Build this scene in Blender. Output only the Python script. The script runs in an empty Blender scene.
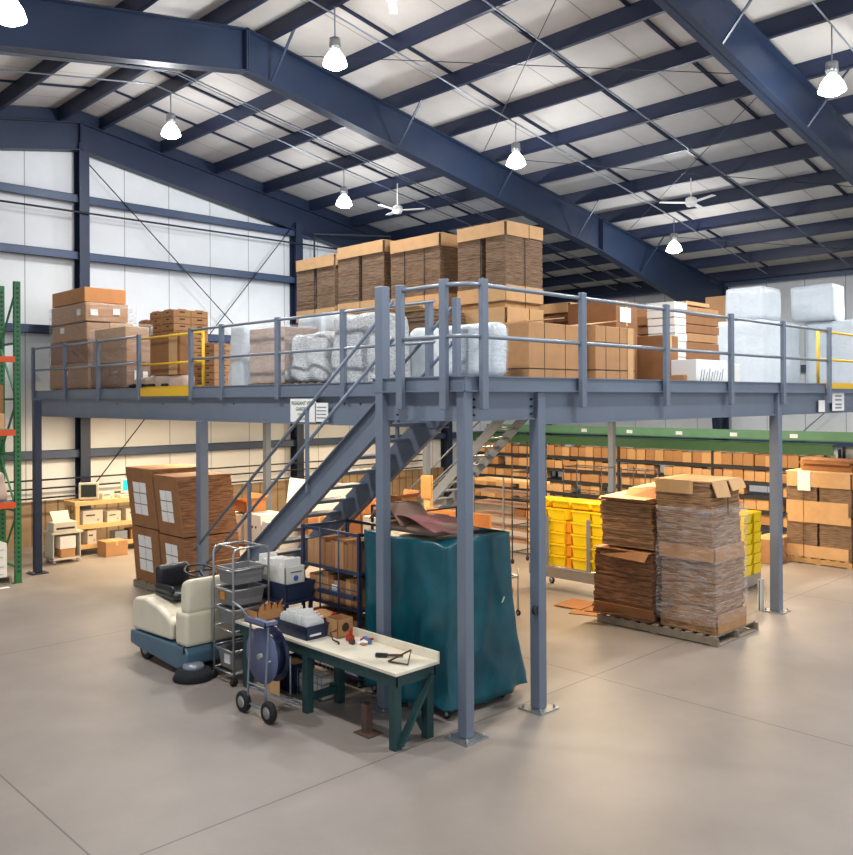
import bpy, bmesh, math, random
from mathutils import Vector, Matrix, noise
random.seed(7)
scene = bpy.context.scene
col = scene.collection

# ------------------------------------------------------------ camera
YAW, ROLL, FOC = 0.7969, -0.0049, 860.86
F = Vector((math.cos(YAW), math.sin(YAW), 0))
R0 = Vector((math.sin(YAW), -math.cos(YAW), 0)); U0 = Vector((0, 0, 1))
R = R0 * math.cos(ROLL) + U0 * math.sin(ROLL)
U = -R0 * math.sin(ROLL) + U0 * math.cos(ROLL)
cd = bpy.data.cameras.new('camera')
cam = bpy.data.objects.new('camera', cd); col.objects.link(cam)
m = Matrix.Identity(4)
for i in range(3):
    m[i][0], m[i][1], m[i][2] = R[i], U[i], -F[i]
m[0][3], m[1][3], m[2][3] = 0, 0, 3.42
cam.matrix_world = m
cd.sensor_width = 36; cd.sensor_fit = 'AUTO'
cd.lens = FOC * 36 / 855
cd.shift_y = -28.7 / 855
cd.clip_end = 300
scene.camera = cam

# ------------------------------------------------------------ world, light, exposure
w = bpy.data.worlds.new('world'); scene.world = w; w.use_nodes = True
bg = w.node_tree.nodes['Background']
bg.inputs[0].default_value = (0.85, 0.92, 1.0, 1); bg.inputs[1].default_value = 0.85
vs = scene.view_settings
vs.view_transform = 'Standard'; vs.look = 'None'; vs.exposure = 0.12; vs.gamma = 1.0; vs.use_curve_mapping = False
LAMP_W = 210; SPOT_W = 560; STRIP_W = 165

# ------------------------------------------------------------ helpers
def lin(c):
    return c / 12.92 if c <= 0.04045 else ((c + 0.055) / 1.055) ** 2.4
def rgb(r, g, b):
    return (lin(r / 255), lin(g / 255), lin(b / 255), 1)

def mat(name, c, rough=0.6, metal=0.0, var=0.0, vscale=3.0, bump=0.0, bscale=20.0, lines=None, emit=0, alpha=1.0, trans=0, c2=None, joints=None):
    """procedural material: noise mottling (var), bump, optional edge lines of stacked board along z."""
    m = bpy.data.materials.new(name); m.use_nodes = True
    nt = m.node_tree; N = nt.nodes; Lk = nt.links
    b = N['Principled BSDF']
    b.inputs['Roughness'].default_value = rough; b.inputs['Metallic'].default_value = metal
    b.inputs['Base Color'].default_value = c; b.inputs['Alpha'].default_value = alpha
    if trans: b.inputs['Transmission Weight'].default_value = trans
    if emit:
        b.inputs['Emission Color'].default_value = c; b.inputs['Emission Strength'].default_value = emit
    tc = N.new('ShaderNodeTexCoord'); out = None
    if var or c2:
        n = N.new('ShaderNodeTexNoise'); n.inputs['Scale'].default_value = vscale; n.inputs['Detail'].default_value = 6; n.inputs['Roughness'].default_value = 0.6
        Lk.new(tc.outputs['Object'], n.inputs['Vector'])
        r = N.new('ShaderNodeValToRGB'); r.color_ramp.elements[0].position = 0.3; r.color_ramp.elements[1].position = 0.72
        a = c2 if c2 else tuple(x * (1 - var) for x in c[:3]) + (1,)
        h = c if c2 else tuple(min(1, x * (1 + var * 0.6)) for x in c[:3]) + (1,)
        r.color_ramp.elements[0].color = a; r.color_ramp.elements[1].color = h
        Lk.new(n.outputs['Fac'], r.inputs['Fac']); out = r.outputs['Color']
    if lines:
        sep = N.new('ShaderNodeMapping'); sep.inputs['Scale'].default_value = (5, 5, lines * 1.6)
        Lk.new(tc.outputs['Object'], sep.inputs['Vector'])
        n2 = N.new('ShaderNodeTexNoise'); n2.inputs['Scale'].default_value = 1.0; n2.inputs['Detail'].default_value = 3
        Lk.new(sep.outputs['Vector'], n2.inputs['Vector'])
        r2 = N.new('ShaderNodeValToRGB'); r2.color_ramp.elements[0].position = 0.36; r2.color_ramp.elements[1].position = 0.6
        r2.color_ramp.elements[0].color = (0.55, 0.5, 0.47, 1); r2.color_ramp.elements[1].color = (1.2, 1.18, 1.14, 1)
        Lk.new(n2.outputs['Fac'], r2.inputs['Fac'])
        mx = N.new('ShaderNodeMix'); mx.data_type = 'RGBA'; mx.blend_type = 'MULTIPLY'; mx.inputs[0].default_value = 1
        if out: Lk.new(out, mx.inputs[6])
        else: mx.inputs[6].default_value = c
        Lk.new(r2.outputs['Color'], mx.inputs[7]); out = mx.outputs[2]
    if joints:
        sp = N.new('ShaderNodeSeparateXYZ'); Lk.new(tc.outputs['Object'], sp.inputs[0])
        fac = None
        for ax, off, step, wd in joints:
            a1 = N.new('ShaderNodeMath'); a1.operation = 'SUBTRACT'; a1.inputs[1].default_value = off
            Lk.new(sp.outputs[ax], a1.inputs[0])
            a2 = N.new('ShaderNodeMath'); a2.operation = 'PINGPONG'; a2.inputs[1].default_value = step / 2
            Lk.new(a1.outputs[0], a2.inputs[0])
            a3 = N.new('ShaderNodeMath'); a3.operation = 'LESS_THAN'; a3.inputs[1].default_value = wd
            Lk.new(a2.outputs[0], a3.inputs[0])
            if fac is None: fac = a3
            else:
                a4 = N.new('ShaderNodeMath'); a4.operation = 'MAXIMUM'
                Lk.new(fac.outputs[0], a4.inputs[0]); Lk.new(a3.outputs[0], a4.inputs[1]); fac = a4
        sc_ = N.new('ShaderNodeMath'); sc_.operation = 'MULTIPLY'; sc_.inputs[1].default_value = 0.6
        Lk.new(fac.outputs[0], sc_.inputs[0])
        mx = N.new('ShaderNodeMix'); mx.data_type = 'RGBA'; mx.blend_type = 'MULTIPLY'
        Lk.new(sc_.outputs[0], mx.inputs[0])
        if out: Lk.new(out, mx.inputs[6])
        else: mx.inputs[6].default_value = c
        mx.inputs[7].default_value = (0.12, 0.11, 0.1, 1); out = mx.outputs[2]
    if out: Lk.new(out, b.inputs['Base Color'])
    if bump:
        n3 = N.new('ShaderNodeTexNoise'); n3.inputs['Scale'].default_value = bscale; n3.inputs['Detail'].default_value = 4
        Lk.new(tc.outputs['Object'], n3.inputs['Vector'])
        bp = N.new('ShaderNodeBump'); bp.inputs['Strength'].default_value = bump; bp.inputs['Distance'].default_value = 0.03
        Lk.new(n3.outputs['Fac'], bp.inputs['Height']); Lk.new(bp.outputs['Normal'], b.inputs['Normal'])
    return m

M = {}
M['floor'] = mat('polished_concrete', rgb(150, 141, 135), 0.45, 0, vscale=0.7, c2=rgb(132, 124, 118), bump=0.03, bscale=4, joints=[(1, 6.15, 6.15, 0.008), (0, 2.7, 6.15, 0.008)])
M['wall'] = mat('white_insulation', rgb(222, 226, 228), 0.6, 0, var=0.05, vscale=1.5, bump=0.25, bscale=1.6, joints=[(0, 8.6, 1.22, 0.012)])
M['sidewall'] = mat('white_insulation_side', rgb(222, 226, 228), 0.6, 0, var=0.05, vscale=1.5, bump=0.25, bscale=1.6, joints=[(1, 0, 1.22, 0.012)])
M['roof'] = mat('roof_insulation', rgb(196, 192, 186), 0.6, 0, var=0.07, vscale=1.2, bump=0.25, bscale=2.0, joints=[(1, 0.9, 1.9, 0.012)])
M['wains'] = mat('ribbed_liner', rgb(156, 134, 104), 0.6, 0, var=0.2, vscale=4, joints=[(0, 0, 0.3, 0.02)])
M['navy'] = mat('navy_painted_steel', rgb(30, 44, 68), 0.45, 0.1, var=0.12, vscale=2)
M['purlin'] = mat('dark_navy_steel', rgb(28, 37, 62), 0.45, 0.1, var=0.12, vscale=2)
M['girt'] = mat('blue_grey_girt', rgb(58, 74, 102), 0.45, 0.1, var=0.12, vscale=2)
M['mezz'] = mat('blue_grey_steel', rgb(112, 123, 140), 0.42, 0.1, var=0.1, vscale=1.5, bump=0.02)
M['tube'] = mat('grey_tube', rgb(140, 150, 162), 0.35, 0.35, var=0.1)
M['galv'] = mat('galvanised_steel', rgb(175, 178, 180), 0.32, 0.8, var=0.1)
M['chrome'] = mat('chrome_wire', rgb(200, 202, 205), 0.2, 0.9)
M['dark'] = mat('dark_steel', rgb(45, 48, 55), 0.5, 0.3)
M['black'] = mat('black_plastic', rgb(24, 26, 32), 0.35)
M['rubber'] = mat('black_rubber', rgb(28, 28, 30), 0.75)
M['gyellow'] = mat('safety_yellow', rgb(236, 188, 30), 0.45)
M['yellow'] = mat('yellow_plastic', rgb(250, 218, 20), 0.35)
M['orangey'] = mat('deep_yellow_plastic', rgb(235, 150, 20), 0.45)
M['orange'] = mat('orange_beam', rgb(212, 84, 36), 0.5, var=0.15)
M['green'] = mat('rack_green', rgb(40, 112, 66), 0.5, var=0.15)
M['lgreen'] = mat('light_green_channel', rgb(105, 150, 112), 0.5, var=0.1)
M['dgreen'] = mat('dark_green_channel', rgb(44, 92, 58), 0.5, var=0.1)
M['bgreen'] = mat('bench_green_paint', rgb(32, 66, 68), 0.5, var=0.25, vscale=8)
M['card'] = mat('kraft_card', rgb(182, 136, 92), 0.75, var=0.12, vscale=5)
M['card2'] = mat('pale_kraft_card', rgb(208, 166, 118), 0.75, var=0.1, vscale=5)
M['card3'] = mat('brown_card', rgb(150, 104, 66), 0.78, var=0.15, vscale=5)
M['edge'] = mat('board_edges', rgb(166, 130, 96), 0.85, var=0.15, vscale=3, lines=34, bump=0.3, bscale=30)
M['edge2'] = mat('dark_board_edges', rgb(138, 98, 70), 0.85, var=0.2, vscale=3, lines=30, bump=0.3, bscale=30)
M['edgev'] = mat('grey_brown_board_edges', rgb(136, 112, 90), 0.85, var=0.18, vscale=3, lines=60, bump=0.3, bscale=30)
M['ocard'] = mat('orange_card', rgb(192, 130, 76), 0.7, var=0.12)
M['slot'] = mat('dark_slot', rgb(60, 42, 30), 0.9)
M['white'] = mat('white_board', rgb(232, 230, 222), 0.55, var=0.05)
M['paper'] = mat('paper', rgb(240, 240, 238), 0.7)
M['cream'] = mat('cream_plastic', rgb(226, 218, 196), 0.35, var=0.05)
M['sblue'] = mat('sweeper_blue', rgb(78, 108, 128), 0.4, var=0.1)
M['beige'] = mat('computer_beige', rgb(205, 198, 180), 0.45)
M['screen'] = mat('cyan_screen', rgb(30, 190, 200), 0.2, emit=0.6)
M['dscreen'] = mat('dark_screen', rgb(50, 55, 50), 0.15)
M['pine'] = mat('pine_board', rgb(214, 174, 118), 0.6, var=0.15, vscale=6)
M['pallet'] = mat('pallet_wood', rgb(140, 128, 112), 0.8, var=0.25, vscale=8)
M['palletn'] = mat('new_pallet_wood', rgb(190, 150, 100), 0.8, var=0.2, vscale=8)
M['wrapw'] = mat('milky_stretch_wrap', rgb(212, 221, 228), 0.28, var=0.08, vscale=4, bump=0.5, bscale=7)
def wrapmat(name, a0, a1):
    m = mat(name, rgb(232, 235, 240), 0.15, bump=1.0, bscale=11); nt = m.node_tree; N = nt.nodes
    tc = N.new('ShaderNodeTexCoord'); mp = N.new('ShaderNodeMapping'); mp.inputs['Scale'].default_value = (3, 3, 16); mp.inputs['Rotation'].default_value = (.35, .3, 0)
    n = N.new('ShaderNodeTexNoise'); n.inputs['Scale'].default_value = 1.6; n.inputs['Detail'].default_value = 5; n.inputs['Roughness'].default_value = .7
    r = N.new('ShaderNodeMapRange'); r.inputs[1].default_value = .45; r.inputs[2].default_value = .72; r.inputs[3].default_value = a0; r.inputs[4].default_value = a1
    nt.links.new(tc.outputs['Object'], mp.inputs[0]); nt.links.new(mp.outputs[0], n.inputs['Vector']); nt.links.new(n.outputs['Fac'], r.inputs[0]); nt.links.new(r.outputs[0], N['Principled BSDF'].inputs['Alpha'])
    return m
M['wrapc'] = wrapmat('clear_stretch_wrap', .08, .42)
M['wrapt'] = wrapmat('thin_stretch_wrap', .05, .4)
M['bubble'] = mat('bubble_wrap', rgb(206, 210, 214), 0.2, var=0.3, vscale=22, bump=1.0, bscale=42)
M['pinkwrap'] = mat('wrapped_brown_load', rgb(196, 172, 158), 0.3, var=0.18, vscale=4, bump=0.6, bscale=8)
M['teal'] = mat('teal_vinyl', rgb(10, 92, 106), 0.36, vscale=2.6, c2=rgb(6, 66, 82), bump=0.15, bscale=3)
M['pink'] = mat('dusty_pink_cloth', rgb(158, 104, 104), 0.85, var=0.15, bump=0.2, bscale=8)
M['blanket'] = mat('brown_cloth', rgb(150, 120, 104), 0.85, var=0.15, bump=0.2, bscale=8)
M['grey'] = mat('grey_tote', rgb(132, 132, 134), 0.5, var=0.08)
M['label'] = mat('orange_label', rgb(240, 158, 70), 0.6)
M['btop'] = mat('cream_worktop', rgb(240, 234, 218), 0.4, vscale=3, c2=rgb(222, 212, 188))
M['cage'] = mat('cage_blue', rgb(42, 54, 84), 0.4, 0.2)
M['reelgrey'] = mat('reel_blue_grey', rgb(104, 114, 152), 0.45, 0.1, var=0.1)
M['drum'] = mat('hose_navy', rgb(22, 30, 62), 0.3)
M['red'] = mat('red_paint', rgb(176, 46, 34), 0.5)
M['tblue'] = mat('tool_blue', rgb(70, 110, 170), 0.4)
M['rust'] = mat('rusty_steel', rgb(96, 72, 62), 0.7, 0.3, var=0.2)
M['lamp'] = mat('lit_lamp_glass', (1, 0.96, 0.88, 1), 0.3, emit=14)
M['strip'] = mat('lit_tube', (1, 0.9, 0.72, 1), 0.3, emit=1.2)
M['brushm'] = mat('brush_bristle', rgb(30, 34, 42), 0.9, var=0.3, vscale=30)

class MB:
    """collects boxes, tubes and lathes into one mesh"""
    def __init__(s): s.b = bmesh.new()
    def box(s, x0, y0, z0, x1, y1, z1, rot=0, tilt=None):
        c = Vector(((x0 + x1) / 2, (y0 + y1) / 2, (z0 + z1) / 2))
        d = Vector((abs(x1 - x0), abs(y1 - y0), abs(z1 - z0)))
        mt = Matrix.Translation(c)
        if rot: mt = mt @ Matrix.Rotation(rot, 4, 'Z')
        if tilt: mt = mt @ Matrix.Rotation(tilt[1], 4, tilt[0])
        mt = mt @ Matrix.Diagonal((d.x, d.y, d.z, 1))
        bmesh.ops.create_cube(s.b, size=1, matrix=mt); return s
    def hexa(s, bot, top):
        v = [s.b.verts.new(p) for p in list(bot) + list(top)]
        for f in ((0, 3, 2, 1), (4, 5, 6, 7), (0, 1, 5, 4), (1, 2, 6, 5), (2, 3, 7, 6), (3, 0, 4, 7)):
            s.b.faces.new([v[i] for i in f])
        return s
    def bar(s, p, q, w, h=None, up=(0, 0, 1)):
        """rectangular bar from p to q, width w, height h"""
        p = Vector(p); q = Vector(q); d = (q - p); h = h or w
        z = d.normalized(); u = Vector(up)
        if abs(z.dot(u)) > 0.99: u = Vector((1, 0, 0))
        x = u.cross(z).normalized(); y = z.cross(x)
        bot = [p + x * a * w / 2 + y * b * h / 2 for a, b in ((-1, -1), (1, -1), (1, 1), (-1, 1))]
        s.hexa(bot, [v + d for v in bot]); return s
    def tube(s, pts, r, seg=8, cap=True):
        pts = [Vector(p) for p in pts]; rings = []; pu = None
        for i, p in enumerate(pts):
            d = (pts[min(i + 1, len(pts) - 1)] - pts[max(i - 1, 0)]).normalized()
            if pu is None:
                pu = Vector((0, 0, 1)) if abs(d.z) < 0.9 else Vector((1, 0, 0))
            x = pu.cross(d).normalized(); y = d.cross(x); pu = y
            rings.append([s.b.verts.new(p + (x * math.cos(a) + y * math.sin(a)) * r) for a in [2 * math.pi * k / seg for k in range(seg)]])
        for a, b in zip(rings, rings[1:]):
            for k in range(seg):
                f = s.b.faces.new((a[k], a[(k + 1) % seg], b[(k + 1) % seg], b[k])); f.smooth = True
        if cap:
            s.b.faces.new(rings[0][::-1]); s.b.faces.new(rings[-1])
        return s
    def lathe(s, prof, seg=20, mt=None):
        rings = []
        for r, z in prof:
            rings.append([s.b.verts.new((mt or Matrix()) @ Vector((r * math.cos(2 * math.pi * k / seg), r * math.sin(2 * math.pi * k / seg), z))) for k in range(seg)])
        for a, b in zip(rings, rings[1:]):
            for k in range(seg):
                f = s.b.faces.new((a[k], a[(k + 1) % seg], b[(k + 1) % seg], b[k])); f.smooth = True
        s.b.faces.new(rings[0][::-1]); s.b.faces.new(rings[-1]); return s
    def prism(s, poly, axis, a, b):
        """polygon extruded along axis from a to b; poly gives the two other coordinates in order"""
        def P(u, v, t): return {'x': (t, u, v), 'y': (u, t, v), 'z': (u, v, t)}[axis]
        A = [s.b.verts.new(P(u, v, a)) for u, v in poly]; B = [s.b.verts.new(P(u, v, b)) for u, v in poly]
        s.b.faces.new(A); s.b.faces.new(B[::-1]); n = len(poly)
        for k in range(n): s.b.faces.new((A[k], B[k], B[(k + 1) % n], A[(k + 1) % n]))
        return s
    def tray(s, x0, y0, z0, x1, y1, z1, t=0.02, taper=0.0):
        """open-topped bin"""
        s.box(x0 + taper, y0 + taper, z0, x1 - taper, y1 - taper, z0 + t)
        def wall(a, b, c, d):
            s.hexa(a, b)
        def q(x, y, k): return (x + (taper * k if x < (x0 + x1) / 2 else -taper * k), y + (taper * k if y < (y0 + y1) / 2 else -taper * k))
        for (ax, ay, bx, by) in ((x0, y0, x1, y0 + t), (x0, y1 - t, x1, y1), (x0, y0, x0 + t, y1), (x1 - t, y0, x1, y1)):
            c = [(ax, ay), (bx, ay), (bx, by), (ax, by)]
            s.hexa([(*q(x, y, 1), z0) for x, y in c], [(x, y, z1) for x, y in c])
        return s
    def build(s, name, m, parent=None, bevel=0, seg=2, loc=None, sub=0, smooth=False, solid=0):
        me = bpy.data.meshes.new(name)
        bmesh.ops.recalc_face_normals(s.b, faces=s.b.faces)
        if smooth:
            for f in s.b.faces: f.smooth = True
        s.b.to_mesh(me); s.b.free(); me.materials.append(M[m] if isinstance(m, str) else m)
        o = bpy.data.objects.new(name, me); col.objects.link(o)
        if parent: o.parent = parent
        if loc: o.location = loc
        if bevel:
            md = o.modifiers.new('b', 'BEVEL'); md.width = bevel; md.segments = seg; md.limit_method = 'ANGLE'
        if solid:
            md = o.modifiers.new('s', 'SOLIDIFY'); md.thickness = solid
        return o

def tag(o, label, cat, group=None, kind=None):
    if label: o['label'] = label
    if cat: o['category'] = cat
    if group: o['group'] = group
    if kind: o['kind'] = kind
    return o
def thing(name, label, cat, loc, rz=0, group=None):
    o = bpy.data.objects.new(name, None); col.objects.link(o); o.empty_display_size = 0.2
    o.location = loc; o.rotation_euler = (0, 0, rz)
    return tag(o, label, cat, group)
def struct(o): o['kind'] = 'structure'; return o
def kids(o): return KIDS.get(o.name, None)
def copy_tree(o, loc=None, rz=None, label=None, parent=None, group=None, scale=None):
    c = o.copy(); col.objects.link(c)
    if parent: c.parent = parent
    if loc: c.location = loc
    if rz is not None: c.rotation_euler = (0, 0, rz)
    if label: c['label'] = label
    if group: c['group'] = group
    if scale: c.scale = scale
    for ch in [x for x in col.objects if x.parent == o]: copy_tree(ch, parent=c)
    return c
def nz(x, y, z, s=1.0, k=0): return noise.noise(Vector((x * s + k * 7.3, y * s + k * 3.1, z * s - k * 5.7)))
def lump(x0, y0, z0, x1, y1, z1, amp=0.04, freq=3.0, res=0.09, rnd=0.06, seed=0, taper=0.0):
    """MB holding a box of wrapped goods: rounded edges, crumpled by noise"""
    mb = MB(); b = mb.b
    c = Vector(((x0 + x1) / 2, (y0 + y1) / 2, (z0 + z1) / 2)); h = Vector(((x1 - x0) / 2, (y1 - y0) / 2, (z1 - z0) / 2))
    def grid(o, du, dv, nu, nv):
        g = [[b.verts.new(o + du * (i / nu) + dv * (j / nv)) for j in range(nv + 1)] for i in range(nu + 1)]
        for i in range(nu):
            for j in range(nv): b.faces.new((g[i][j], g[i + 1][j], g[i + 1][j + 1], g[i][j + 1]))
    X = Vector((2 * h.x, 0, 0)); Y = Vector((0, 2 * h.y, 0)); Z = Vector((0, 0, 2 * h.z)); o = c - h
    n = lambda v: max(2, min(40, int(v.length / res)))
    for a, d1, d2 in ((o, X, Y), (o + Z, X, Y), (o, X, Z), (o + Y, X, Z), (o, Y, Z), (o + X, Y, Z)): grid(a, d1, d2, n(d1), n(d2))
    bmesh.ops.remove_doubles(b, verts=b.verts, dist=0.0005)
    for v in b.verts:
        p = v.co - c
        q = Vector([max(-h[i] + rnd, min(h[i] - rnd, p[i])) for i in range(3)]); d = p - q
        if d.length > 1e-6: p = q + d.normalized() * min(rnd, d.length)
        k = 1 - taper * max(0, (p.z + h.z) / (2 * h.z)); p.x *= k; p.y *= k
        w = c + p
        e = Vector((nz(w.x, w.y, w.z, freq, seed), nz(w.x, w.y, w.z, freq, seed + 1), nz(w.x, w.y, w.z, freq, seed + 2) * 0.6)) * amp
        if p.z < -h.z + 0.02: e.z = 0
        v.co = w + e
    for f in b.faces: f.smooth = True
    return mb

# ------------------------------------------------------------ building shell
RX, RZ, SL = 8.59, 10.14, 0.165          # ridge position, underside of purlins at the ridge, roof slope
YE, YW, XS = 20.76, 21.0, 27.3           # end frame, end wall, side wall
def rz(x): return RZ - SL * abs(x - RX)
XL = -10.1
struct(MB().box(-6, -4, -0.2, 28, 22, 0).build('floor', 'floor'))
mb = MB(); mb.prism([(XL, 0), (XS, 0), (XS, rz(XS) + 0.34), (RX, RZ + 0.34), (XL, rz(XL) + 0.34)], 'y', YW, YW + 0.12)
struct(mb.build('wall_back', 'wall'))
struct(MB().box(XS, -4, 0, XS + 0.12, YW, rz(XS) + 0.34).build('wall_right', 'sidewall'))
mb = MB()
mb.prism([(XL, rz(XL) + 0.34), (RX, RZ + 0.34), (XS + 0.1, rz(XS + 0.1) + 0.34), (XS + 0.1, rz(XS) + 0.46), (RX, RZ + 0.46), (XL, rz(XL) + 0.46)], 'y', -5, YW + 0.12)
struct(mb.build('ceiling', 'roof'))
struct(MB().box(XL, YW - 0.05, 0, XS, YW - 0.001, 1.05).build('baseboard_back', 'wains'))

# building frames
def hline(mb, pts, y0, y1, t):
    """sloped plate following pts (x,z) between y0 and y1, thickness t"""
    for (xa, za), (xb, zb) in zip(pts, pts[1:]):
        mb.prism([(xa, za), (xb, zb), (xb, zb + t), (xa, za + t)], 'y', y0, y1)
def frame(y, label, dep=0.0, left=True):
    t = thing('roof_frame', label, 'steel frame', (0, y, 0), 0)
    hb = RZ - 0.78 + dep
    right = [(RX, hb), (19.8, 7.40 + dep), (26.0, 5.95)]
    for sgn, nm in ((1, 'rafter'), (-1, 'rafter')):
        P = [(RX + sgn * (x - RX), z) for x, z in right]
        web = MB()
        for (xa, za), (xb, zb) in zip(P, P[1:]):
            web.prism([(xa, za), (xb, zb), (xb, rz(xb) + (0.3 if dep else 0)), (xa, rz(xa) + (0.3 if dep else 0))], 'y', -0.012, 0.012)
        for x, zb in ((19.8, 7.40 + dep),):
            X = RX + sgn * (x - RX); web.box(X - 0.02, -0.13, zb, X + 0.02, 0.13, rz(X))
        web.box(RX + sgn * 0.02 - 0.015, -0.13, hb, RX + sgn * 0.02 + 0.015, 0.13, RZ)
        hline(web, P, -0.13, 0.13, 0.025)
        up = 0.0
        T = [(RX, RZ - 0.03), (RX + sgn * (27.0 - RX), rz(27.0) - 0.03)]
        hline(web, T, -0.13, 0.13, 0.025)
        web.build(nm, 'navy', t)
        if sgn == 1 or left:
            X0 = RX + sgn * (26.0 - RX); X1 = RX + sgn * (27.0 - RX)
            c = MB(); c.prism([(X0, 5.95), (X1, 5.95), (X1, 0), (X1 - sgn * 0.35, 0)], 'y', -0.012, 0.012)
            c.box(min(X1, X1 - sgn * .03), -0.13, 0, max(X1, X1 - sgn * .03), 0.13, rz(X1))
            c.box(min(X0, X1), -0.012, 5.95, max(X0, X1), 0.012, rz(max(X0, X1) if sgn > 0 else min(X0, X1)))
            c.bar((X0, 0, 5.97), (X1 - sgn * 0.35, 0, 0), 0.26, 0.03, up=(1, 0, 0))
            c.build('column', 'navy', t)
    return t
frame(6.26, 'nearest navy roof frame, crossing the top right corner in front of the other two')
frame(13.48, 'middle navy roof frame, its peak showing top left and its rafter running down behind the tall cardboard')
frame(YE, 'navy roof frame set against the white end wall', dep=0.1)

# purlins, one running the whole length each
def zpurlin(x, s):
    z = rz(x); mb = MB()
    mb.box(x - 0.012, -4, z, x + 0.012, YW - 0.02, z + 0.335)
    mb.box(x - 0.075 if s > 0 else x, -4, z, x if s > 0 else x + 0.075, YW, z + 0.014)
    return mb
px = [RX + s * (0.52 + 1.583 * k) for s in (1, -1) for k in range(12)]
for x in px:
    if x > XL + 0.3 and x < 26.6:
        tag(zpurlin(x, 1 if x > RX else -1).build('roof_purlin', 'purlin'), 'long dark navy purlin running under the pale roof, across the frames', 'purlin', 'purlins under the roof')
tag(MB().box(26.85, -4, rz(26.85) - 0.05, 27.1, YW, rz(26.85) + 0.2).build('eave_strut', 'girt'), 'lowest and last steel member along the right eave, above the side wall', 'eave beam')
for yb in (1.2, 3.4, 7.75, 9.7, 11.8, 15.2, 17.1, 18.9):
    for s in (1, -1):
        xe = 26.9 if s > 0 else XL + 0.2
        mb = MB(); mb.bar((RX, yb, rz(RX) + 0.31), (xe, yb, rz(xe) + 0.31), 0.07, 0.03)
        tag(mb.build('purlin_bridging', 'purlin'), 'thin dark strap between the purlins, flat against the pale roof', 'strap', 'thin straps crossing the purlins')
for yc in (5.16, 9.2, 11.6, 16.0, 17.0):
    mb = MB(); mb.tube([(-6, yc, rz(-6) - 0.05), (RX, yc, rz(RX) - 0.05), (26, yc, rz(26) - 0.05)], 0.016, 6)
    if yc in (16.0,): mb.tube([(-6, yc + .16, rz(-6) - 0.03), (RX, yc + .16, rz(RX) - 0.03), (26, yc + .16, rz(26) - 0.03)], 0.012, 6)
    tag(mb.build('electrical_conduit', 'tube'), 'thin grey conduit clipped under the purlins, following the roof slope', 'conduit', 'conduits under the roof')
def brace(p, q, lab, grp=None, r=0.008):
    tag(MB().tube([p, q], r, 6).build('brace_rod', 'dark'), lab, 'brace rod', grp)
RG = 'diagonal rods under the roof'
RL = 'thin diagonal rod stretched under the roof between two frames'
for (x0, x1, ya, yb) in ((9.5, 14.8, 13.3, 6.4), (14.8, 9.5, 13.3, 6.4), (14.8, 20.8, 13.3, 6.4), (20.8, 14.8, 13.3, 6.4), (20.8, 26.2, 13.3, 6.4)):
    brace((x0, ya, rz(x0) - 0.12), (x1, yb, rz(x1) - 0.12), RL, RG)
# short flange braces from the frame's lower flange up to the purlins
for y in (6.26, 13.48):
    for k in (0, 2, 4, 6, 8):
        for d in (-1, 1):
            x = RX + 0.52 + 1.583 * k; zb = RZ - 0.78 + (7.4 - 9.36) * (x - RX) / (19.8 - RX) + 0.02
            mb = MB().bar((x, y + d * 0.1, zb), (x, y + d * 0.85, rz(x) + 0.05), 0.05, 0.02)
            tag(mb.build('flange_brace', 'navy'), 'short slanting strut from a roof frame up to a purlin', 'strut', 'short struts beside the roof frames')

# end wall columns, girts, rods
for x, lab in ((8.65, 'navy end wall column under the roof peak, behind the stack of wrapped cartons'), (15.0, 'navy end wall column just left of the tall cardboard piles'), (21.3, 'navy end wall column hidden low behind the racks')):
    zt = rz(x) - 0.5
    mb = MB(); mb.box(x - 0.01, YE - 0.1, 0, x + 0.01, YW - 0.02, zt); mb.box(x - 0.12, YE - 0.12, 0, x + 0.12, YE - 0.1, zt); mb.box(x - 0.12, YW - 0.04, 0, x + 0.12, YW - 0.02, zt)
    tag(mb.build('wall_column', 'navy'), lab, 'column')
for z, lab in ((8.2, 'highest girt on the white end wall'), (6.82, 'second highest girt on the white end wall'), (5.0, 'girt on the end wall just above the platform goods'), (2.04, 'girt on the end wall seen under the platform')):
    mb = MB(); xe = 26.2 if z < 6 else (22.5 if z < 7 else 17.5); xs = XL
    mb.box(xs, YE - 0.01, z, xe, YE + 0.01, z + 0.2); mb.box(xs, YE - 0.01, z + 0.19, xe, YW - 0.01, z + 0.2); mb.box(xs, YE - 0.01, z, xe, YE + 0.07, z + 0.012)
    tag(mb.build('wall_girt', 'girt'), lab, 'girt')
for z, lab in ((2.1, 'lower girt along the right side wall'), (4.4, 'upper girt along the right side wall')):
    mb = MB(); mb.box(XS - 0.22, -3, z, XS - 0.01, YE, z + 0.02); mb.box(XS - 0.22, -3, z - 0.18, XS - 0.2, YE, z)
    tag(mb.build('wall_girt', 'girt'), lab, 'girt')
tag(MB().tube([(XL, YE - 0.2, 7.85), (15.5, YE - 0.2, 7.97), (22, YE - 0.2, 7.97)], 0.025, 6).build('water_pipe', 'dark'), 'thin dark pipe running level across the white end wall', 'pipe')
tag(MB().tube([(15.4, YW - .02, 7.2), (15.4, YE - .3, 6.9), (15.4, YE - .3, 8.3), (17.6, YE - 1.2, 8.4), (17.6, YE - 1.2, 8.1)], 0.04, 8).build('bent_pipe', 'dark'), 'bent dark pipe beside the end wall column, above the left cardboard pile', 'pipe')
brace((8.75, YE - 0.05, 9.2), (14.9, YE - 0.05, 3.6), 'diagonal rod falling to the right across the end wall', None, 0.014)
brace((14.9, YE - 0.05, 8.6), (8.75, YE - 0.05, 1.2), 'diagonal rod rising to the right across the end wall', None, 0.014)
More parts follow.
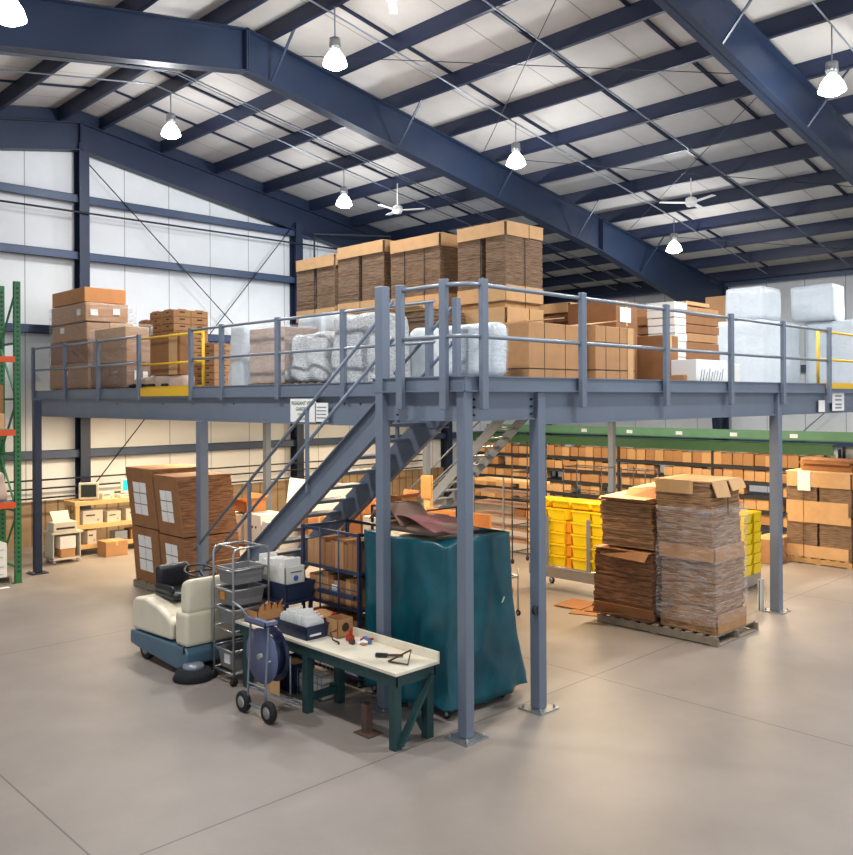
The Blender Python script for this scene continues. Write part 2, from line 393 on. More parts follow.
brace((XS - .3, 3, 6.2), (XS - .3, 9.6, 0.6), 'diagonal rod on the right side wall, seen under the platform', None, 0.014)
brace((XS - .3, 12.9, 0.6), (XS - .3, 6.6, 6.2), 'second diagonal rod on the right side wall, crossing the first', None, 0.014)
for z, lab in ((1.58, 'topmost of the low pipes on the end wall'), (1.38, 'middle one of the low pipes on the end wall'), (1.16, 'lowest of the low pipes on the end wall, on brackets')):
    tag(MB().tube([(6.0, YE - 0.25, z), (20, YE - 0.25, z)], 0.022, 6).build('wall_pipe', 'dark'), lab, 'pipe')

# ------------------------------------------------------------ lamps and fans
def highbay(x, y, z, label, watt=LAMP_W, vis=True):
    t = thing('high_bay_lamp', label, 'lamp', (x, y, z))
    top = rz(x) - 0.05 - z
    MB().tube([(0, 0, 0.42), (0, 0, top)], 0.012, 6).build('hanging_rod', 'tube', t)
    MB().lathe([(0.02, 0.45), (0.09, 0.43), (0.1, 0.3), (0.085, 0.24), (0.03, 0.22)], 16).build('ballast_housing', 'galv', t)
    bell = MB().lathe([(0.06, 0.23), (0.1, 0.2), (0.17, 0.1), (0.205, 0.0), (0.205, -0.02), (0.12, -0.07), (0.02, -0.09)], 20)
    bell.build('glass_reflector', 'lamp', t)
    l = bpy.data.lights.new('lamp_light', 'POINT'); l.energy = watt; l.shadow_soft_size = 0.22; l.color = (0.96, 0.97, 1.0)
    lo = bpy.data.objects.new('lamp_light', l); col.objects.link(lo); lo.parent = t; lo.location = (0, 0, -0.36)
    l = bpy.data.lights.new('lamp_beam', 'SPOT'); l.energy = SPOT_W; l.shadow_soft_size = 0.2; l.spot_size = math.radians(150); l.spot_blend = 0.6; l.color = (1.0, 0.97, 0.92)
    lo = bpy.data.objects.new('lamp_beam', l); col.objects.link(lo); lo.parent = t; lo.location = (0, 0, -0.2)
    return t
highbay(9.03, 11.4, 9.05, 'lit high bay lamp top left of centre, hanging just right of the frame peak')
highbay(8.98, 16.97, 9.1, 'lit high bay lamp hanging low before the end wall, under the far roof peak')
highbay(13.96, 11.57, 8.33, 'lit high bay lamp hanging above the tallest cardboard pile')
highbay(13.75, 17.02, 8.35, 'lit high bay lamp hanging above the left end of the cardboard piles')
highbay(13.91, 5.16, 8.2, 'lit high bay lamp at the top right, in front of the nearest frame')
highbay(20.5, 11.63, 7.3, 'smallest lit high bay lamp, far right under the low roof edge')
highbay(3.58, 10.69, 7.95, 'lit high bay lamp cut off by the top left corner')
highbay(20.5, 5.16, 7.3, 'high bay lamp beyond the right edge of the photo')
highbay(3.58, 5.0, 8.2, 'high bay lamp above and left of the photo')
highbay(9.0, 3.2, 9.0, 'high bay lamp above the top edge of the photo')
highbay(13.9, -0.6, 8.2, 'high bay lamp to the right, behind the photographer')

def fan(x, y, z, label, a):
    t = thing('ceiling_fan', label, 'ceiling fan', (x, y, z))
    MB().tube([(0, 0, 0.1), (0, 0, rz(x) - z)], 0.015, 6).build('downrod', 'white', t)
    MB().lathe([(0.04, 0.14), (0.12, 0.1), (0.14, 0), (0.1, -0.08), (0.02, -0.1)], 16).build('motor', 'white', t)
    for k in range(3):
        an = a + k * 2.0944
        MB().bar((0.1 * math.cos(an), 0.1 * math.sin(an), 0.0), (0.72 * math.cos(an), 0.72 * math.sin(an), 0.02), 0.13, 0.012).build('blade', 'white', t)
fan(18.4, 10.0, 7.95, 'white three bladed ceiling fan on the right, above the smallest lamp', 0.2)
fan(15.2, 16.6, 8.35, 'white ceiling fan left of centre, between the two lamps over the cardboard', 1.2)
fan(9.15, 10.1, 9.82, 'white ceiling fan near the top edge, beside the top left lamp', 0.8)

# ------------------------------------------------------------ mezzanine
DK = 3.54
t = thing('mezzanine_platform', 'blue grey steel mezzanine platform carried on square columns, loaded with cardboard', 'platform', (0, 0, 0))
MB().box(7.6, 6.0, DK - 0.05, 20.2, 20.7, DK).box(6.38, 6.0, DK - 0.05, 7.6, 7.2, DK).build('deck', 'mezz', t)
def ibeam(p, q, zt, zb, w=0.12):
    mb = MB(); p = Vector((*p, 0)); q = Vector((*q, 0)); n = (q - p).normalized()
    def B(z0, z1, ww): mb.bar(p + Vector((0, 0, (z0 + z1) / 2)), q + Vector((0, 0, (z0 + z1) / 2)), ww, z1 - z0)
    B(zb, zt, 0.012); B(zb, zb + 0.015, w); B(zt - 0.015, zt, w); return mb
ibeam((6.33, 7.28), (6.33, 5.93), 3.49, 3.19, 0.06).build('beam', 'mezz', t)
ibeam((6.33, 5.93), (7.5, 5.93), 3.49, 3.19, 0.06).build('beam', 'mezz', t)
ibeam((7.5, 5.93), (20.2, 5.93), 3.49, 3.13, 0.08).build('beam', 'mezz', t)
ibeam((7.55, 20.7), (7.55, 7.4), 3.46, 3.06, 0.14).build('beam', 'mezz', t)
ibeam((20.2, 5.93), (20.2, 20.7), 3.49, 3.13).build('beam', 'mezz', t)
ibeam((6.4, 7.2), (7.6, 7.2), 3.49, 3.2).build('beam', 'mezz', t)
for y in (12.9, 19.7): ibeam((7.55, y), (20.2, y), 3.46, 3.1, 0.14).build('beam', 'mezz', t)
for k in range(14):
    y = 6.5 + k * 1.0
    x0 = 6.4 if y < 7.1 else 7.6
    ibeam((x0, y), (20.2, y), 3.48, 3.28, 0.08).build('joist', 'mezz', t)
def channel(pts, zb, zt, side):
    mb = MB()
    for (xa, ya), (xb, yb) in zip(pts, pts[1:]):
        zc = (zb + zt) / 2; mb.bar((xa, ya, zc), (xb, yb, zc), 0.012, zt - zb)
        mb.bar((xa, ya, zb + .006), (xb, yb, zb + .006), 0.09, 0.012); mb.bar((xa, ya, zt), (xb, yb, zt), 0.05, 0.012)
    return mb
channel([(6.28, 7.28), (6.28, 5.88), (15.5, 5.88)], 3.49, 3.645, 0).build('toe_channel', 'mezz', t)
channel([(15.5, 5.88), (20.2, 5.88)], 3.49, 3.56, 0).build('toe_channel', 'mezz', t)
channel([(7.5, 20.7), (7.5, 15.25)], 3.46, 3.645, 0).build('toe_channel', 'mezz', t)
channel([(7.5, 13.45), (7.5, 7.35)], 3.46, 3.645, 0).build('toe_channel', 'mezz', t)
channel([(7.5, 15.25), (7.5, 13.45)], 3.46, 3.52, 0).build('toe_channel', 'mezz', t)
def mcol(x, y, top, w, label, par=None, plate=True, m='mezz'):
    c = thing('platform_column', label, 'column', (x, y, 0))
    MB().box(-w / 2, -w / 2, 0.02, w / 2, w / 2, top).build('shaft', m, c, bevel=0.008)
    MB().box(-.16, -.16, 0, .16, .16, 0.018).build('base_plate', 'galv' if m == 'mezz' else m, c)
    for a in (-.12, .12):
        for b in (-.12, .12): MB().lathe([(0.014, 0.018), (0.014, 0.05), (0.006, 0.055)], 6, Matrix.Translation((a, b, 0))).build('anchor_bolt', 'galv', c)
    return c
mcol(6.33, 5.93, 3.49, 0.12, 'nearest platform column, standing in front of the teal covered cart')
mcol(7.5, 5.93, 3.49, 0.13, 'platform column just right of the teal covered cart, with a box fixed low on it')
mcol(6.3, 7.14, 4.66, 0.12, 'platform column behind the workbench, rising above the deck to rail height')
mcol(13.58, 5.93, 3.49, 0.15, 'platform column between the wrapped floor pallet and the brown cardboard at the right')
mcol(7.42, 13.0, 3.06, 0.15, 'platform column in front of the white labelled cardboard stacks')
mcol(12.6, 12.9, 3.1, 0.12, 'thin platform column seen between the stair and the nearest column, deep under the deck')
mcol(19.4, 12.85, 3.1, 0.15, 'platform column rising behind the left cardboard pile on the floor')
mcol(13.1, 19.55, 3.1, 0.16, 'platform column close to the end wall, left of the stair')
mcol(19.7, 5.93, 3.49, 0.15, 'platform column beyond the right edge of the photo')
mcol(6.4, 17.6, 3.44, 0.14, 'dark blue post beside the green rack, left end of the platform', m='navy')
# bolts on beam ends
for x, y, s in ((6.265, 6.85, 0),):
    for z in (3.24, 3.32, 3.4): MB().box(x - .02, y - .012, z, x, y + .012, z + .02).build('bolt', 'dark', t)
for x in (6.45, 6.52 - .15, 7.38):
    for z in (3.24, 3.32, 3.4): MB().box(x - .012, 5.9, z, x + .012, 5.925, z + .022).build('bolt', 'dark', t)
for y in (9.0, 9.35, 10.55, 12.2, 14.6, 16.5):
    MB().box(7.535, y - .014, 3.34, 7.55, y + .014, 3.368).build('bolt', 'dark', t)
MB().lathe([(0.05, -0.02), (0.05, 0.02)], 10, Matrix.Translation((7.42, 5.9, 1.1)) @ Matrix.Rotation(1.57, 4, 'X')).build('junction_box', 'dark', t)

# guard rails
g = thing('guard_rail', 'blue grey guard rail along the left edge of the platform', 'railing', (0, 0, 0))
ZT = 4.66
for y in (20.75, 18.9, 17.2, 15.4, 13.45, 12.45, 10.85, 9.28):
    MB().box(7.44, y - 0.045, 3.42, 7.5, y + 0.045, ZT).build('post', 'mezz', g, bevel=0.006)
for z in (ZT - 0.04, ZT - 0.54):
    MB().tube([(7.47, 20.75, z), (7.47, 15.4, z)], 0.022).build('rail', 'tube', g)
    MB().tube([(7.47, 13.45, z), (7.47, 7.5, z)], 0.022).build('rail', 'tube', g)
for x, y in ((7.5, 7.62), (7.55, 7.2)):
    MB().box(x - .04, y - .04, DK, x + .04, y + .04, ZT - .02).build('post', 'mezz', g, bevel=0.006)
g = thing('guard_rail', 'blue grey guard rail along the right edge of the platform, curving round the near corner', 'railing', (0, 0, 0))
for (x, y) in ((6.21, 6.75), (6.21, 6.1), (6.5, 5.82), (8.2, 5.82), (10.05, 5.82), (11.85, 5.82), (13.62, 5.82), (15.5, 5.82)):
    if x < 6.3: MB().box(x - .03, y - .045, 3.31, x + .03, y + .045, 4.63).build('post', 'mezz', g, bevel=0.006)
    else: MB().box(x - .045, y - .03, 3.31, x + .045, y + .03, 4.63).build('post', 'mezz', g, bevel=0.006)
for z in (4.57, 4.05):
    arc = [(6.22, 6.8, z), (6.22, 6.1, z)] + [(6.46 - .24 * math.cos(a), 6.08 - .24 * math.sin(a), z) for a in (0.3, 0.6, 0.9, 1.2, 1.5)] + [(15.5, 5.84, z)]
    MB().tube(arc, 0.024).build('rail', 'tube', g)

def gate(lab, x, y, L, dx, dy):
    t = thing('safety_gate', lab, 'gate', (x, y, DK))
    for k in (0, 1): MB().tube([(dx * L * k, dy * L * k, 0), (dx * L * k, dy * L * k, 1.06)], 0.028).build('upright', 'gyellow', t)
    for z in (1.05, .55): MB().tube([(0, 0, z), (dx * L, dy * L, z)], 0.022).build('bar', 'gyellow', t)
    MB().bar((0, 0, 0.05), (dx * L, dy * L, 0.05), 0.03, 0.17).build('kick_plate', 'gyellow', t)
gate('yellow safety gate on the left edge of the platform, before the slotted trays', 7.62, 15.7, 2.4, 0, -1)
MB().box(-.006, -1.85, -.05, .0, 0, .1).build('toe_plate', 'gyellow', t if False else col.objects[-1].parent, loc=(-.14, -.33, 0))
gate('yellow safety gate at the far right of the platform, before the white foam', 15.6, 6.05, 3.4, 1, 0)

# signs on the beams
def lettering(txt, size, m, parent, loc, rot):
    cu = bpy.data.curves.new('txt', 'FONT'); cu.body = txt; cu.size = size; cu.align_x = 'CENTER'; cu.extrude = 0.001
    o = bpy.data.objects.new('tmp', cu); col.objects.link(o)
    bpy.context.view_layer.update()
    me = bpy.data.meshes.new_from_object(o.evaluated_get(bpy.context.evaluated_depsgraph_get()))
    bpy.data.objects.remove(o)
    me.materials.clear(); me.materials.append(M[m])
    ob = bpy.data.objects.new('lettering', me); col.objects.link(ob); ob.parent = parent; ob.location = loc; ob.rotation_euler = rot
    return ob
W_ = (math.pi / 2, 0, -math.pi / 2)     # facing -x
S_ = (math.pi / 2, 0, 0)                # facing -y
t = thing('company_sign', 'white sign reading PLEASANT VIEW GARDENS on the left platform beam', 'sign', (7.47, 10.22, 3.09))
MB().box(0, -.31, 0, .008, .31, .34).build('panel', 'paper', t)
for s, z, h in (('PLEASANT VIEW', .25, .075), ('GARDENS', .165, .075), ('LOAD LIMIT', .1, .045), ('125 PSF', .03, .05)): lettering(s, h, 'dgreen', t, (-.004, 0, z), W_)
t = thing('notice_sheet', 'small white notice on the left platform beam, right of the green lettered sign', 'sign', (7.47, 9.78, 3.1))
MB().box(0, -.15, 0, .008, .15, .27).build('sheet', 'paper', t)
for z in (.2, .15, .1, .05): MB().box(-.003, -.11, z, 0, .11, z + .015).build('printed_line', 'tube', t)
t = thing('notice_sheet', 'tall white notice on the right platform beam, below the yellow gate', 'sign', (16.05, 5.87, 3.17))
MB().box(-.27, 0, 0, .27, .008, .33).build('sheet', 'paper', t)
for z in (.25, .18, .1, .04): MB().box(-.15, -.003, z, .15, 0, z + .03).build('printed_line', 'tube', t)
t = thing('notice_sheet', 'small pale notice on the right platform beam, left of the last rail post', 'sign', (15.3, 5.87, 3.16))
MB().box(-.13, 0, 0, .13, .008, .2).build('sheet', 'paper', t)

# stair
SY0, SY1 = 7.26, 11.95
def sz(y): return 3.49 - 0.75 * (y - 7.36)
t = thing('steel_stair', 'blue grey open riser steel stair coming down from the platform landing', 'stair', (0, 0, 0))
for x, s in ((6.6, 1), (7.5, -1)):
    mb = MB(); a, b = 7.28, 12.0
    A = [(a, sz(a) + .04), (a, sz(a) - .38), (b - .35, 0.0), (b + .06, 0.0)]
    mb.prism([(y, z) for y, z in A], 'x', x - .006, x + .006)
    for zz in (0.03, -0.36):
        y1 = b if zz > 0 else b - .48
        mb.bar((x - s * .03, a, sz(a) + zz), (x - s * .03, y1, sz(y1) + zz), 0.07, 0.014)
    mb.build('stringer', 'mezz', t)
n = 16
for k in range(1, n + 1):
    z = 3.54 - k * 0.2085; y = 7.36 + (3.49 - z) / 0.75 - .02
    if z > 0.1: MB().box(6.62, y - .14, z - .04, 7.48, y + .14, z).build('tread', 'dark' if False else 'mezz', t, bevel=0.005)
for x in (6.57, 7.53):
    h = MB(); ye = 11.75 if x < 7 else 8.3
    for dz in (0.96, 0.53):
        h.tube([(x, 7.25, sz(7.25) + dz), (x, ye, sz(ye) + dz)], 0.022)
    h.build('handrail', 'mezz', t)
    for y in ((8.9, 10.24, 11.6) if x < 7 else (8.25,)): MB().box(x - .02, y - .02, sz(y) - .1, x + .02, y + .02, sz(y) + .96).build('rail_post', 'mezz', t)

# second stair, far under the platform
t = thing('steel_stair', 'smaller far stair with thin rails, seen between the nearest two columns', 'stair', (14.6, 12.2, 0))
for x in (0, .8):
    MB().bar((x, 0, 3.3), (x, 3.6, 0.1), 0.03, 0.22).build('stringer', 'mezz', t)
    for dz in (.9, .5): MB().tube([(x, 0, 3.3 + dz - .55), (x, 3.6, .1 + dz)], .018, 6).build('handrail', 'mezz', t)
for k in range(14): MB().box(0, .12 + k * .25, 3.16 - k * .222, .8, .36 + k * .25, 3.19 - k * .222).build('tread', 'mezz', t)

# strip lights under the deck
def strip(x0, x1, y, lab, grp=None):
    t = thing('strip_light', lab, 'strip light', ((x0 + x1) / 2, y, 3.1)); L = (x1 - x0) / 2
    MB().box(-L, -.06, 0, L, .06, .07).build('housing', 'white', t)
    for dy in (-.03, .03): MB().tube([(-L + .03, dy, -.02), (L - .03, dy, -.02)], 0.018, 8).build('tube', 'strip', t)
    l = bpy.data.lights.new('strip_glow', 'AREA'); l.shape = 'RECTANGLE'; l.size = 2 * L; l.size_y = .12; l.energy = STRIP_W; l.color = (1, 0.77, 0.50)
    lo = bpy.data.objects.new('strip_glow', l); col.objects.link(lo); lo.parent = t; lo.location = (0, 0, -.05)
strip(10.3, 12.9, 7.7, 'fluorescent fitting under the deck just right of the second column')
SG = 'strip lights hidden behind the platform beam'; SLB = 'fluorescent fitting under the deck, hidden by the platform beam'
for (x, y) in ((9, 18.6), (10.9, 17.2), (16.5, 18.2), (9.2, 15), (13, 15.2), (17.5, 15), (17.5, 11), (14.5, 9.6), (17.8, 8.2), (10.5, 11.8)):
    strip(x - 1.2, x + 1.2, y, SLB, None)
    col.objects[-1].parent.get('label')
for o in col.objects:
    if o.get('label') == SLB: o['group'] = SG

# ============================================================ goods on the platform
def pallet(label, x0, y0, x1, y1, z=0.0, m='pallet', group=None):
    """wooden pallet: deck boards run along x, three stringers along y"""
    t = thing('pallet', label, 'pallet', ((x0 + x1) / 2, (y0 + y1) / 2, z), 0, group)
    hx, hy = (x1 - x0) / 2, (y1 - y0) / 2; mb = MB(); n = max(5, int(2 * hy / 0.17))
    for k in range(n):
        y = -hy + (k + .5) * 2 * hy / n; mb.box(-hx, y - .045, .115, hx, y + .045, .135)
    for k in range(3):
        y = -hy + .05 + k * (hy - .05); mb.box(-hx, y - .05, 0, hx, y + .05, .018)
    mb.build('deck_boards', m, t)
    nb = max(3, int(2 * hx / .5) + 1)
    for k in range(nb):
        x = -hx + .02 + k * (2 * hx - .04) / (nb - 1); MB().box(x - .02, -hy, .018, x + .02, hy, .115).build('stringer', m, t)
    return t

def sheets(mb, x0, y0, z0, x1, y1, z1, n, jit=0.012, lean=(0, 0), seed=1):
    """pile of flattened boxes: n bundles with slightly shifted edges"""
    r = random.Random(seed); h = (z1 - z0) / n
    for k in range(n):
        dx, dy = r.uniform(-jit, jit), r.uniform(-jit, jit); f = k / n
        lx, ly = lean[0] * f, lean[1] * f
        mb.box(x0 + dx + lx, y0 + dy + ly, z0 + k * h + .0015, x1 + dx + lx, y1 + dy + ly, z0 + (k + 1) * h - .0015)
    return mb

def cap(mb, x0, y0, x1, y1, z, drop, ov=.015, gap=True):
    """board folded over the top of a pile with flaps down the two near sides"""
    mb.box(x0 - ov, y0 - ov, z, x1 + ov, y1 + ov, z + .012)
    mb.box(x0 - ov - .008, y0 + .01, z - drop, x0 - ov, y1 - .01, z + .012)
    if gap:
        xm = x0 + (x1 - x0) * .6
        mb.box(x0 + .01, y0 - ov - .008, z - drop, xm - .01, y0 - ov, z + .012); mb.box(xm + .01, y0 - ov - .008, z - drop * .95, x1 - .01, y0 - ov, z + .012)
    else: mb.box(x0 + .01, y0 - ov - .008, z - drop, x1 - .01, y0 - ov, z + .012)
    return mb

# four tall double stacked piles
for (lab, y0, y1, xd, zt, split) in (
    ('leftmost of the four tall piles of flat cardboard at the back of the platform', 12.66, 13.86, 1.0, 6.12, .5),
    ('second tall pile of flat cardboard from the left, its cap overhanging', 11.28, 12.56, 1.0, 6.2, .5),
    ('third tall pile of flat cardboard from the left, darker and uncapped on one side', 9.9, 11.1, 1.0, 6.13, .0),
    ('tallest pile of flat cardboard, rightmost of the four, under the middle roof frame', 8.5, 9.5, .9, 6.11, .45)):
    t = thing('cardboard_pile', lab, 'cardboard pile', (10.0, y0, DK + .14))
    H = zt - DK - .14; L = y1 - y0; zm = H * .5
    mb = MB()
    parts = [(0, L)] if not split else [(0, L * split - .05), (L * split + .05, L)]
    for i, (a, b) in enumerate(parts):
        sheets(mb, 0, a, .0, xd, b, zm - .09, 40, .004, seed=i + 3)
        sheets(mb, 0, a, zm + .0, xd, b, H - .02, 46, .004, seed=i + 9)
    mb.build('flattened_boxes', 'edgev', t)
    MB().box(.04, .04, zm - .09, xd - .04, L - .04, zm - .0).build('middle_pallet', 'palletn', t)
    c = MB(); cap(c, 0, 0, xd, L, H, .2); c.build('cardboard_cap', 'card2', t)
    c = MB(); cap(c, 0, 0, xd, L, zm - .09, .26); c.build('lower_cap', 'card2', t)
    c = MB()
    c.box(-.014, .0, zm + .02, -.004, L, zm + .24); c.box(0, -.014, zm + .02, xd, -.004, zm + .26); c.build('upper_skirt', 'card2', t)
    s = MB()
    for yy in ([L * .5] if split else [L * .3, L * .7]): s.box(-.018, yy - .006, 0, -.012, yy + .006, H + .016)
    s.box(xd * .5 - .006, -.018, 0, xd * .5 + .006, -.012, H + .016); s.build('strapping', 'dark', t)
    pallet('pallet under the ' + lab.split(' of flat')[0].replace('leftmost of the four tall piles', 'leftmost tall pile') + ' of cardboard on the platform', 9.98, y0, 10.0 + xd, y1, DK)

def carton(label, x0, y0, z0, x1, y1, z1, m='card', name='carton', cat='carton', group=None, tape=True, open_=False, rot=0, parentless=True):
    t = thing(name, label, cat, ((x0 + x1) / 2, (y0 + y1) / 2, z0), rot, group)
    hx, hy, h = (x1 - x0) / 2, (y1 - y0) / 2, z1 - z0
    if open_:
        MB().tray(-hx, -hy, 0, hx, hy, h, .008).build('body', m, t)
        MB().bar((-hx, 0, h), (-hx - .09, 0, h + .05), 2 * hy - .02, .006, up=(0, 0, 1)).build('flap', m, t)
        MB().bar((0, -hy, h), (0, -hy - .08, h + .07), 2 * hx - .02, .006).build('flap', m, t)
        MB().bar((hx, 0, h), (hx + .05, 0, h + .1), 2 * hy - .02, .006).build('flap', m, t)
    else:
        MB().box(-hx, -hy, 0, hx, hy, h).build('body', m, t, bevel=.006)
        f = MB(); f.box(-hx + .004, -hy + .004, h, -.003, hy - .004, h + .004); f.box(.003, -hy + .004, h, hx - .004, hy - .004, h + .004); f.build('top_flaps', m, t)
        if tape:
            MB().box(-.025, -hy - .002, h * .72, .025, -hy, h + .004).box(-.025, -hy, h + .004, .025, hy, h + .006).build('packing_tape', 'pine', t)
    return t

# wrapped pallet of mixed cartons, far left
t = thing('wrapped_pallet_load', 'tall cling wrapped stack of mixed cartons at the far left of the platform', 'pallet load', (7.7, 17.3, DK + .14))
for (x0, y0, z0, x1, y1, z1, m_) in ((0, .95, .0, 1.0, 3.05, .55, 'card'), (0, .95, .56, 1.05, 3.0, 1.05, 'card3'), (0, 1.0, 1.06, .5, 2.9, 1.42, 'card'), (.52, 1.0, 1.06, 1.05, 2.9, 1.44, 'card2'), (.0, 1.05, 1.46, .95, 2.95, 1.86, 'card'), (.02, 1.15, 1.88, .95, 2.95, 2.2, 'ocard')):
    MB().box(x0, y0, z0, x1, y1, z1).build('carton_layer', m_, t, bevel=.01)
lump(-.03, .9, -.02, 1.1, 3.08, 1.86, .02, 2.2, .12, .05, 4).build('stretch_wrap', 'wrapt', t)
for (y, z, a) in ((1.3, 1.6, .13), (2.0, .3, .1), (2.2, 1.25, .12)): MB().box(-.012, y, z, -.002, y + .2, z + a).build('label', 'paper', t)
for (x, z) in ((.1, 1.58), (.6, 1.62), (.3, .95), (.5, .2)): MB().box(x, .93 if z < 1.4 else 1.03, z, x + .16, .94 if z < 1.4 else 1.04, z + .13).build('label', 'paper', t)
pallet('pallet under the cling wrapped cartons at the far left of the platform', 7.7, 18.2, 8.75, 20.3, DK)
t = thing('wrapped_pallet_load', 'lower wrapped carton stack beside the taller one, behind the left rail', 'pallet load', (7.7, 16.1, DK + .14))
for (x0, y0, z0, x1, y1, z1, m_) in ((0, 0.3, 0, .5, 2.0, .5, 'card3'), (0, .3, .51, .5, 1.9, .95, 'card'), (.0, .35, .96, .5, 1.8, 1.22, 'card2')):
    MB().box(x0, y0, z0, x1, y1, z1).build('carton_layer', m_, t, bevel=.01)
lump(-.03, .25, -.02, .56, 2.05, 1.28, .025, 2.2, .12, .05, 8).build('stretch_wrap', 'wrapc', t)
for (x, z) in ((.15, .12), (.33, .1), (.5, .15)): MB().box(x, .27, z, x + .1, .28, z + .22).build('label', 'paper', t)
pallet('pallet under the lower wrapped cartons behind the left rail', 7.7, 16.4, 8.3, 18.1, DK)

# slotted trays in columns
def slot_tray():
    t = thing('slotted_tray_box', 'x', 'box', (0, 0, 0))
    MB().box(0, 0, 0, .4, .52, .148).build('body', 'card', t, bevel=.005)
    s = MB()
    s.box(-.002, .2, .09, .0, .32, .115); s.box(.14, -.002, .09, .26, .0, .115); s.box(-.002, .02, .001, 0, .5, .006); s.box(.02, -.002, .001, .38, 0, .006)
    s.build('hand_slot', 'slot', t)
    c = MB(); c.box(.0, .1, .148, .01, .42, .165); c.box(.1, 0, .148, .3, .01, .165); c.build('top_tab', 'card', t)
    return t
tr0 = slot_tray(); used = False
def tray(loc, lab, grp):
    global used
    if not used: tr0.location = loc; tr0['label'] = lab; tr0['group'] = grp; used = True
    else: copy_tree(tr0, loc, label=lab, group=grp)
TG = 'slotted cardboard trays stacked behind the yellow gate'; TL = 'brown cardboard tray with dark hand slots, in the tall stack behind the yellow gate'
for i in range(3):
    for j in range(2):
        for k in range(11 if (i, j) != (2, 0) else 10):
            if j == 1 and i < 2 and k < 8 and i == 1: continue
            tray((8.85 + j * .41, 16.65 + i * .54, DK + .14 + k * .15), TL, TG)
TG2 = 'slotted trays in the shorter stack'; TL2 = 'brown slotted tray in the shorter stack right of the tall tray stack'
for i in range(2):
    for k in range(6): tray((9.25 + i * .41, 15.7, DK + .14 + k * .15), TL2, TG2)
pallet('pallet under the tall stack of slotted trays on the platform', 8.84, 16.6, 9.7, 18.3, DK)
pallet('pallet under the shorter stack of slotted trays on the platform', 9.24, 15.55, 10.1, 16.3, DK)
# carton with an opened side in front of the trays
t = carton('dark opened carton standing just behind the yellow gate, one pale flap hanging', 7.75, 14.35, DK + .35, 8.0 - .02, 15.5, DK + 1.12, 'card3', tape=False)
MB().box(-.14, -.5, .0, -.125, -.2, .75).build('hanging_flap', 'card2', t)
t = thing('wrapped_sheets', 'low crumpled dark plastic bundle lying behind the yellow gate', 'bundle', (7.72, 14.2, DK))
lump(0, 0, 0, .28, 2.0, .33, .05, 4, .08, .08, 5).build('plastic', 'pinkwrap', t)
lump(-.01, .3, .12, .26, 2.1, .2, .04, 4, .08, .03, 6).build('dark_sheet', 'rubber', t)

def load(label, x0, y0, x1, y1, zt, mat_, amp=.04, freq=3, seed=0, taper=0, z0=DK + .14, wrap=None, pal=None, rnd=.08, name='wrapped_pallet_load', cat='pallet load', inner=None):
    t = thing(name, label, cat, ((x0 + x1) / 2, (y0 + y1) / 2, z0)); hx, hy = (x1 - x0) / 2, (y1 - y0) / 2
    if inner: MB().box(-hx + .04, -hy + .04, 0, hx - .04, hy - .04, (zt - z0) * inner[1]).build('carton_core', inner[0], t, bevel=.01)
    lump(-hx, -hy, 0, hx, hy, zt - z0, amp, freq, .07, rnd, seed, taper).build('wrapped_goods' if not inner else 'stretch_wrap', mat_, t)
    if wrap: lump(-hx - .015, -hy - .015, .02, hx + .015, hy + .015, zt - z0 - .02, amp, freq, .07, rnd, seed, taper).build('stretch_wrap', wrap, t)
    if pal: pallet(pal, x0, y0, x1, y1, z0 - .14)
    return t
load('slim milky wrapped bale standing between the slotted trays and the wrapped brown load', 8.1, 12.75, 8.5, 13.3, 4.72, 'wrapw', .03, 3, 1, .1, DK)
load('low grey white wrapped bale leaning behind the second rail post', 8.3, 13.4, 8.6, 13.65, 4.3, 'wrapw', .03, 3, 2, .05, DK)
load('brown load in clear wrap standing right of the slim milky bale', 7.75, 11.1, 8.5, 12.15, 4.6, 'wrapc', .03, 3, 3, .03, pal='pallet under the brown load in clear wrap', inner=('pinkwrap', .96))
load('low crumpled heap in shiny clear plastic, behind the middle of the left rail', 7.7, 10.05, 8.5, 11.0, 4.42, 'bubble', .09, 3.5, 4, .18, wrap='wrapc', pal='pallet under the crumpled clear plastic heap')
load('silvery bubble wrap bundle standing just left of the tall column', 7.75, 8.9, 8.45, 9.98, 4.64, 'bubble', .05, 3, 6, .1, DK)
load('rounded milky plastic bale seen behind the landing rails', 8.6, 8.6, 9.03, 9.38, 4.46, 'wrapw', .05, 2.5, 7, .2, DK, rnd=.2)
load('squat pallet load in cloudy stretch wrap behind the nearest rail corner', 7.9, 6.86, 8.12, 7.83, 4.36, 'wrapw', .02, 3, 8, .0, wrap='wrapc', pal='pallet under the squat cloudy wrapped load', inner=None)
load('white plastic sack slumped behind the two wrapped bales at the left', 9.0, 11.7, 9.7, 12.6, 4.9, 'wrapw', .07, 3, 12, .2, DK)
# stack of flat brown board between bubble wrap and tall piles
t = thing('cardboard_pile', 'low pile of loose brown board behind the bubble wrap bundle', 'cardboard pile', (9.1, 9.2, DK + .0))
sheets(MB(), 0, 0, 0, .75, 1.9, 1.22, 24, .04, seed=5).build('flattened_boxes', 'edgev', t)
sheets(MB(), -.1, .1, 1.22, .8, 1.7, 1.3, 3, .05, seed=6).build('top_sheets', 'card2', t)

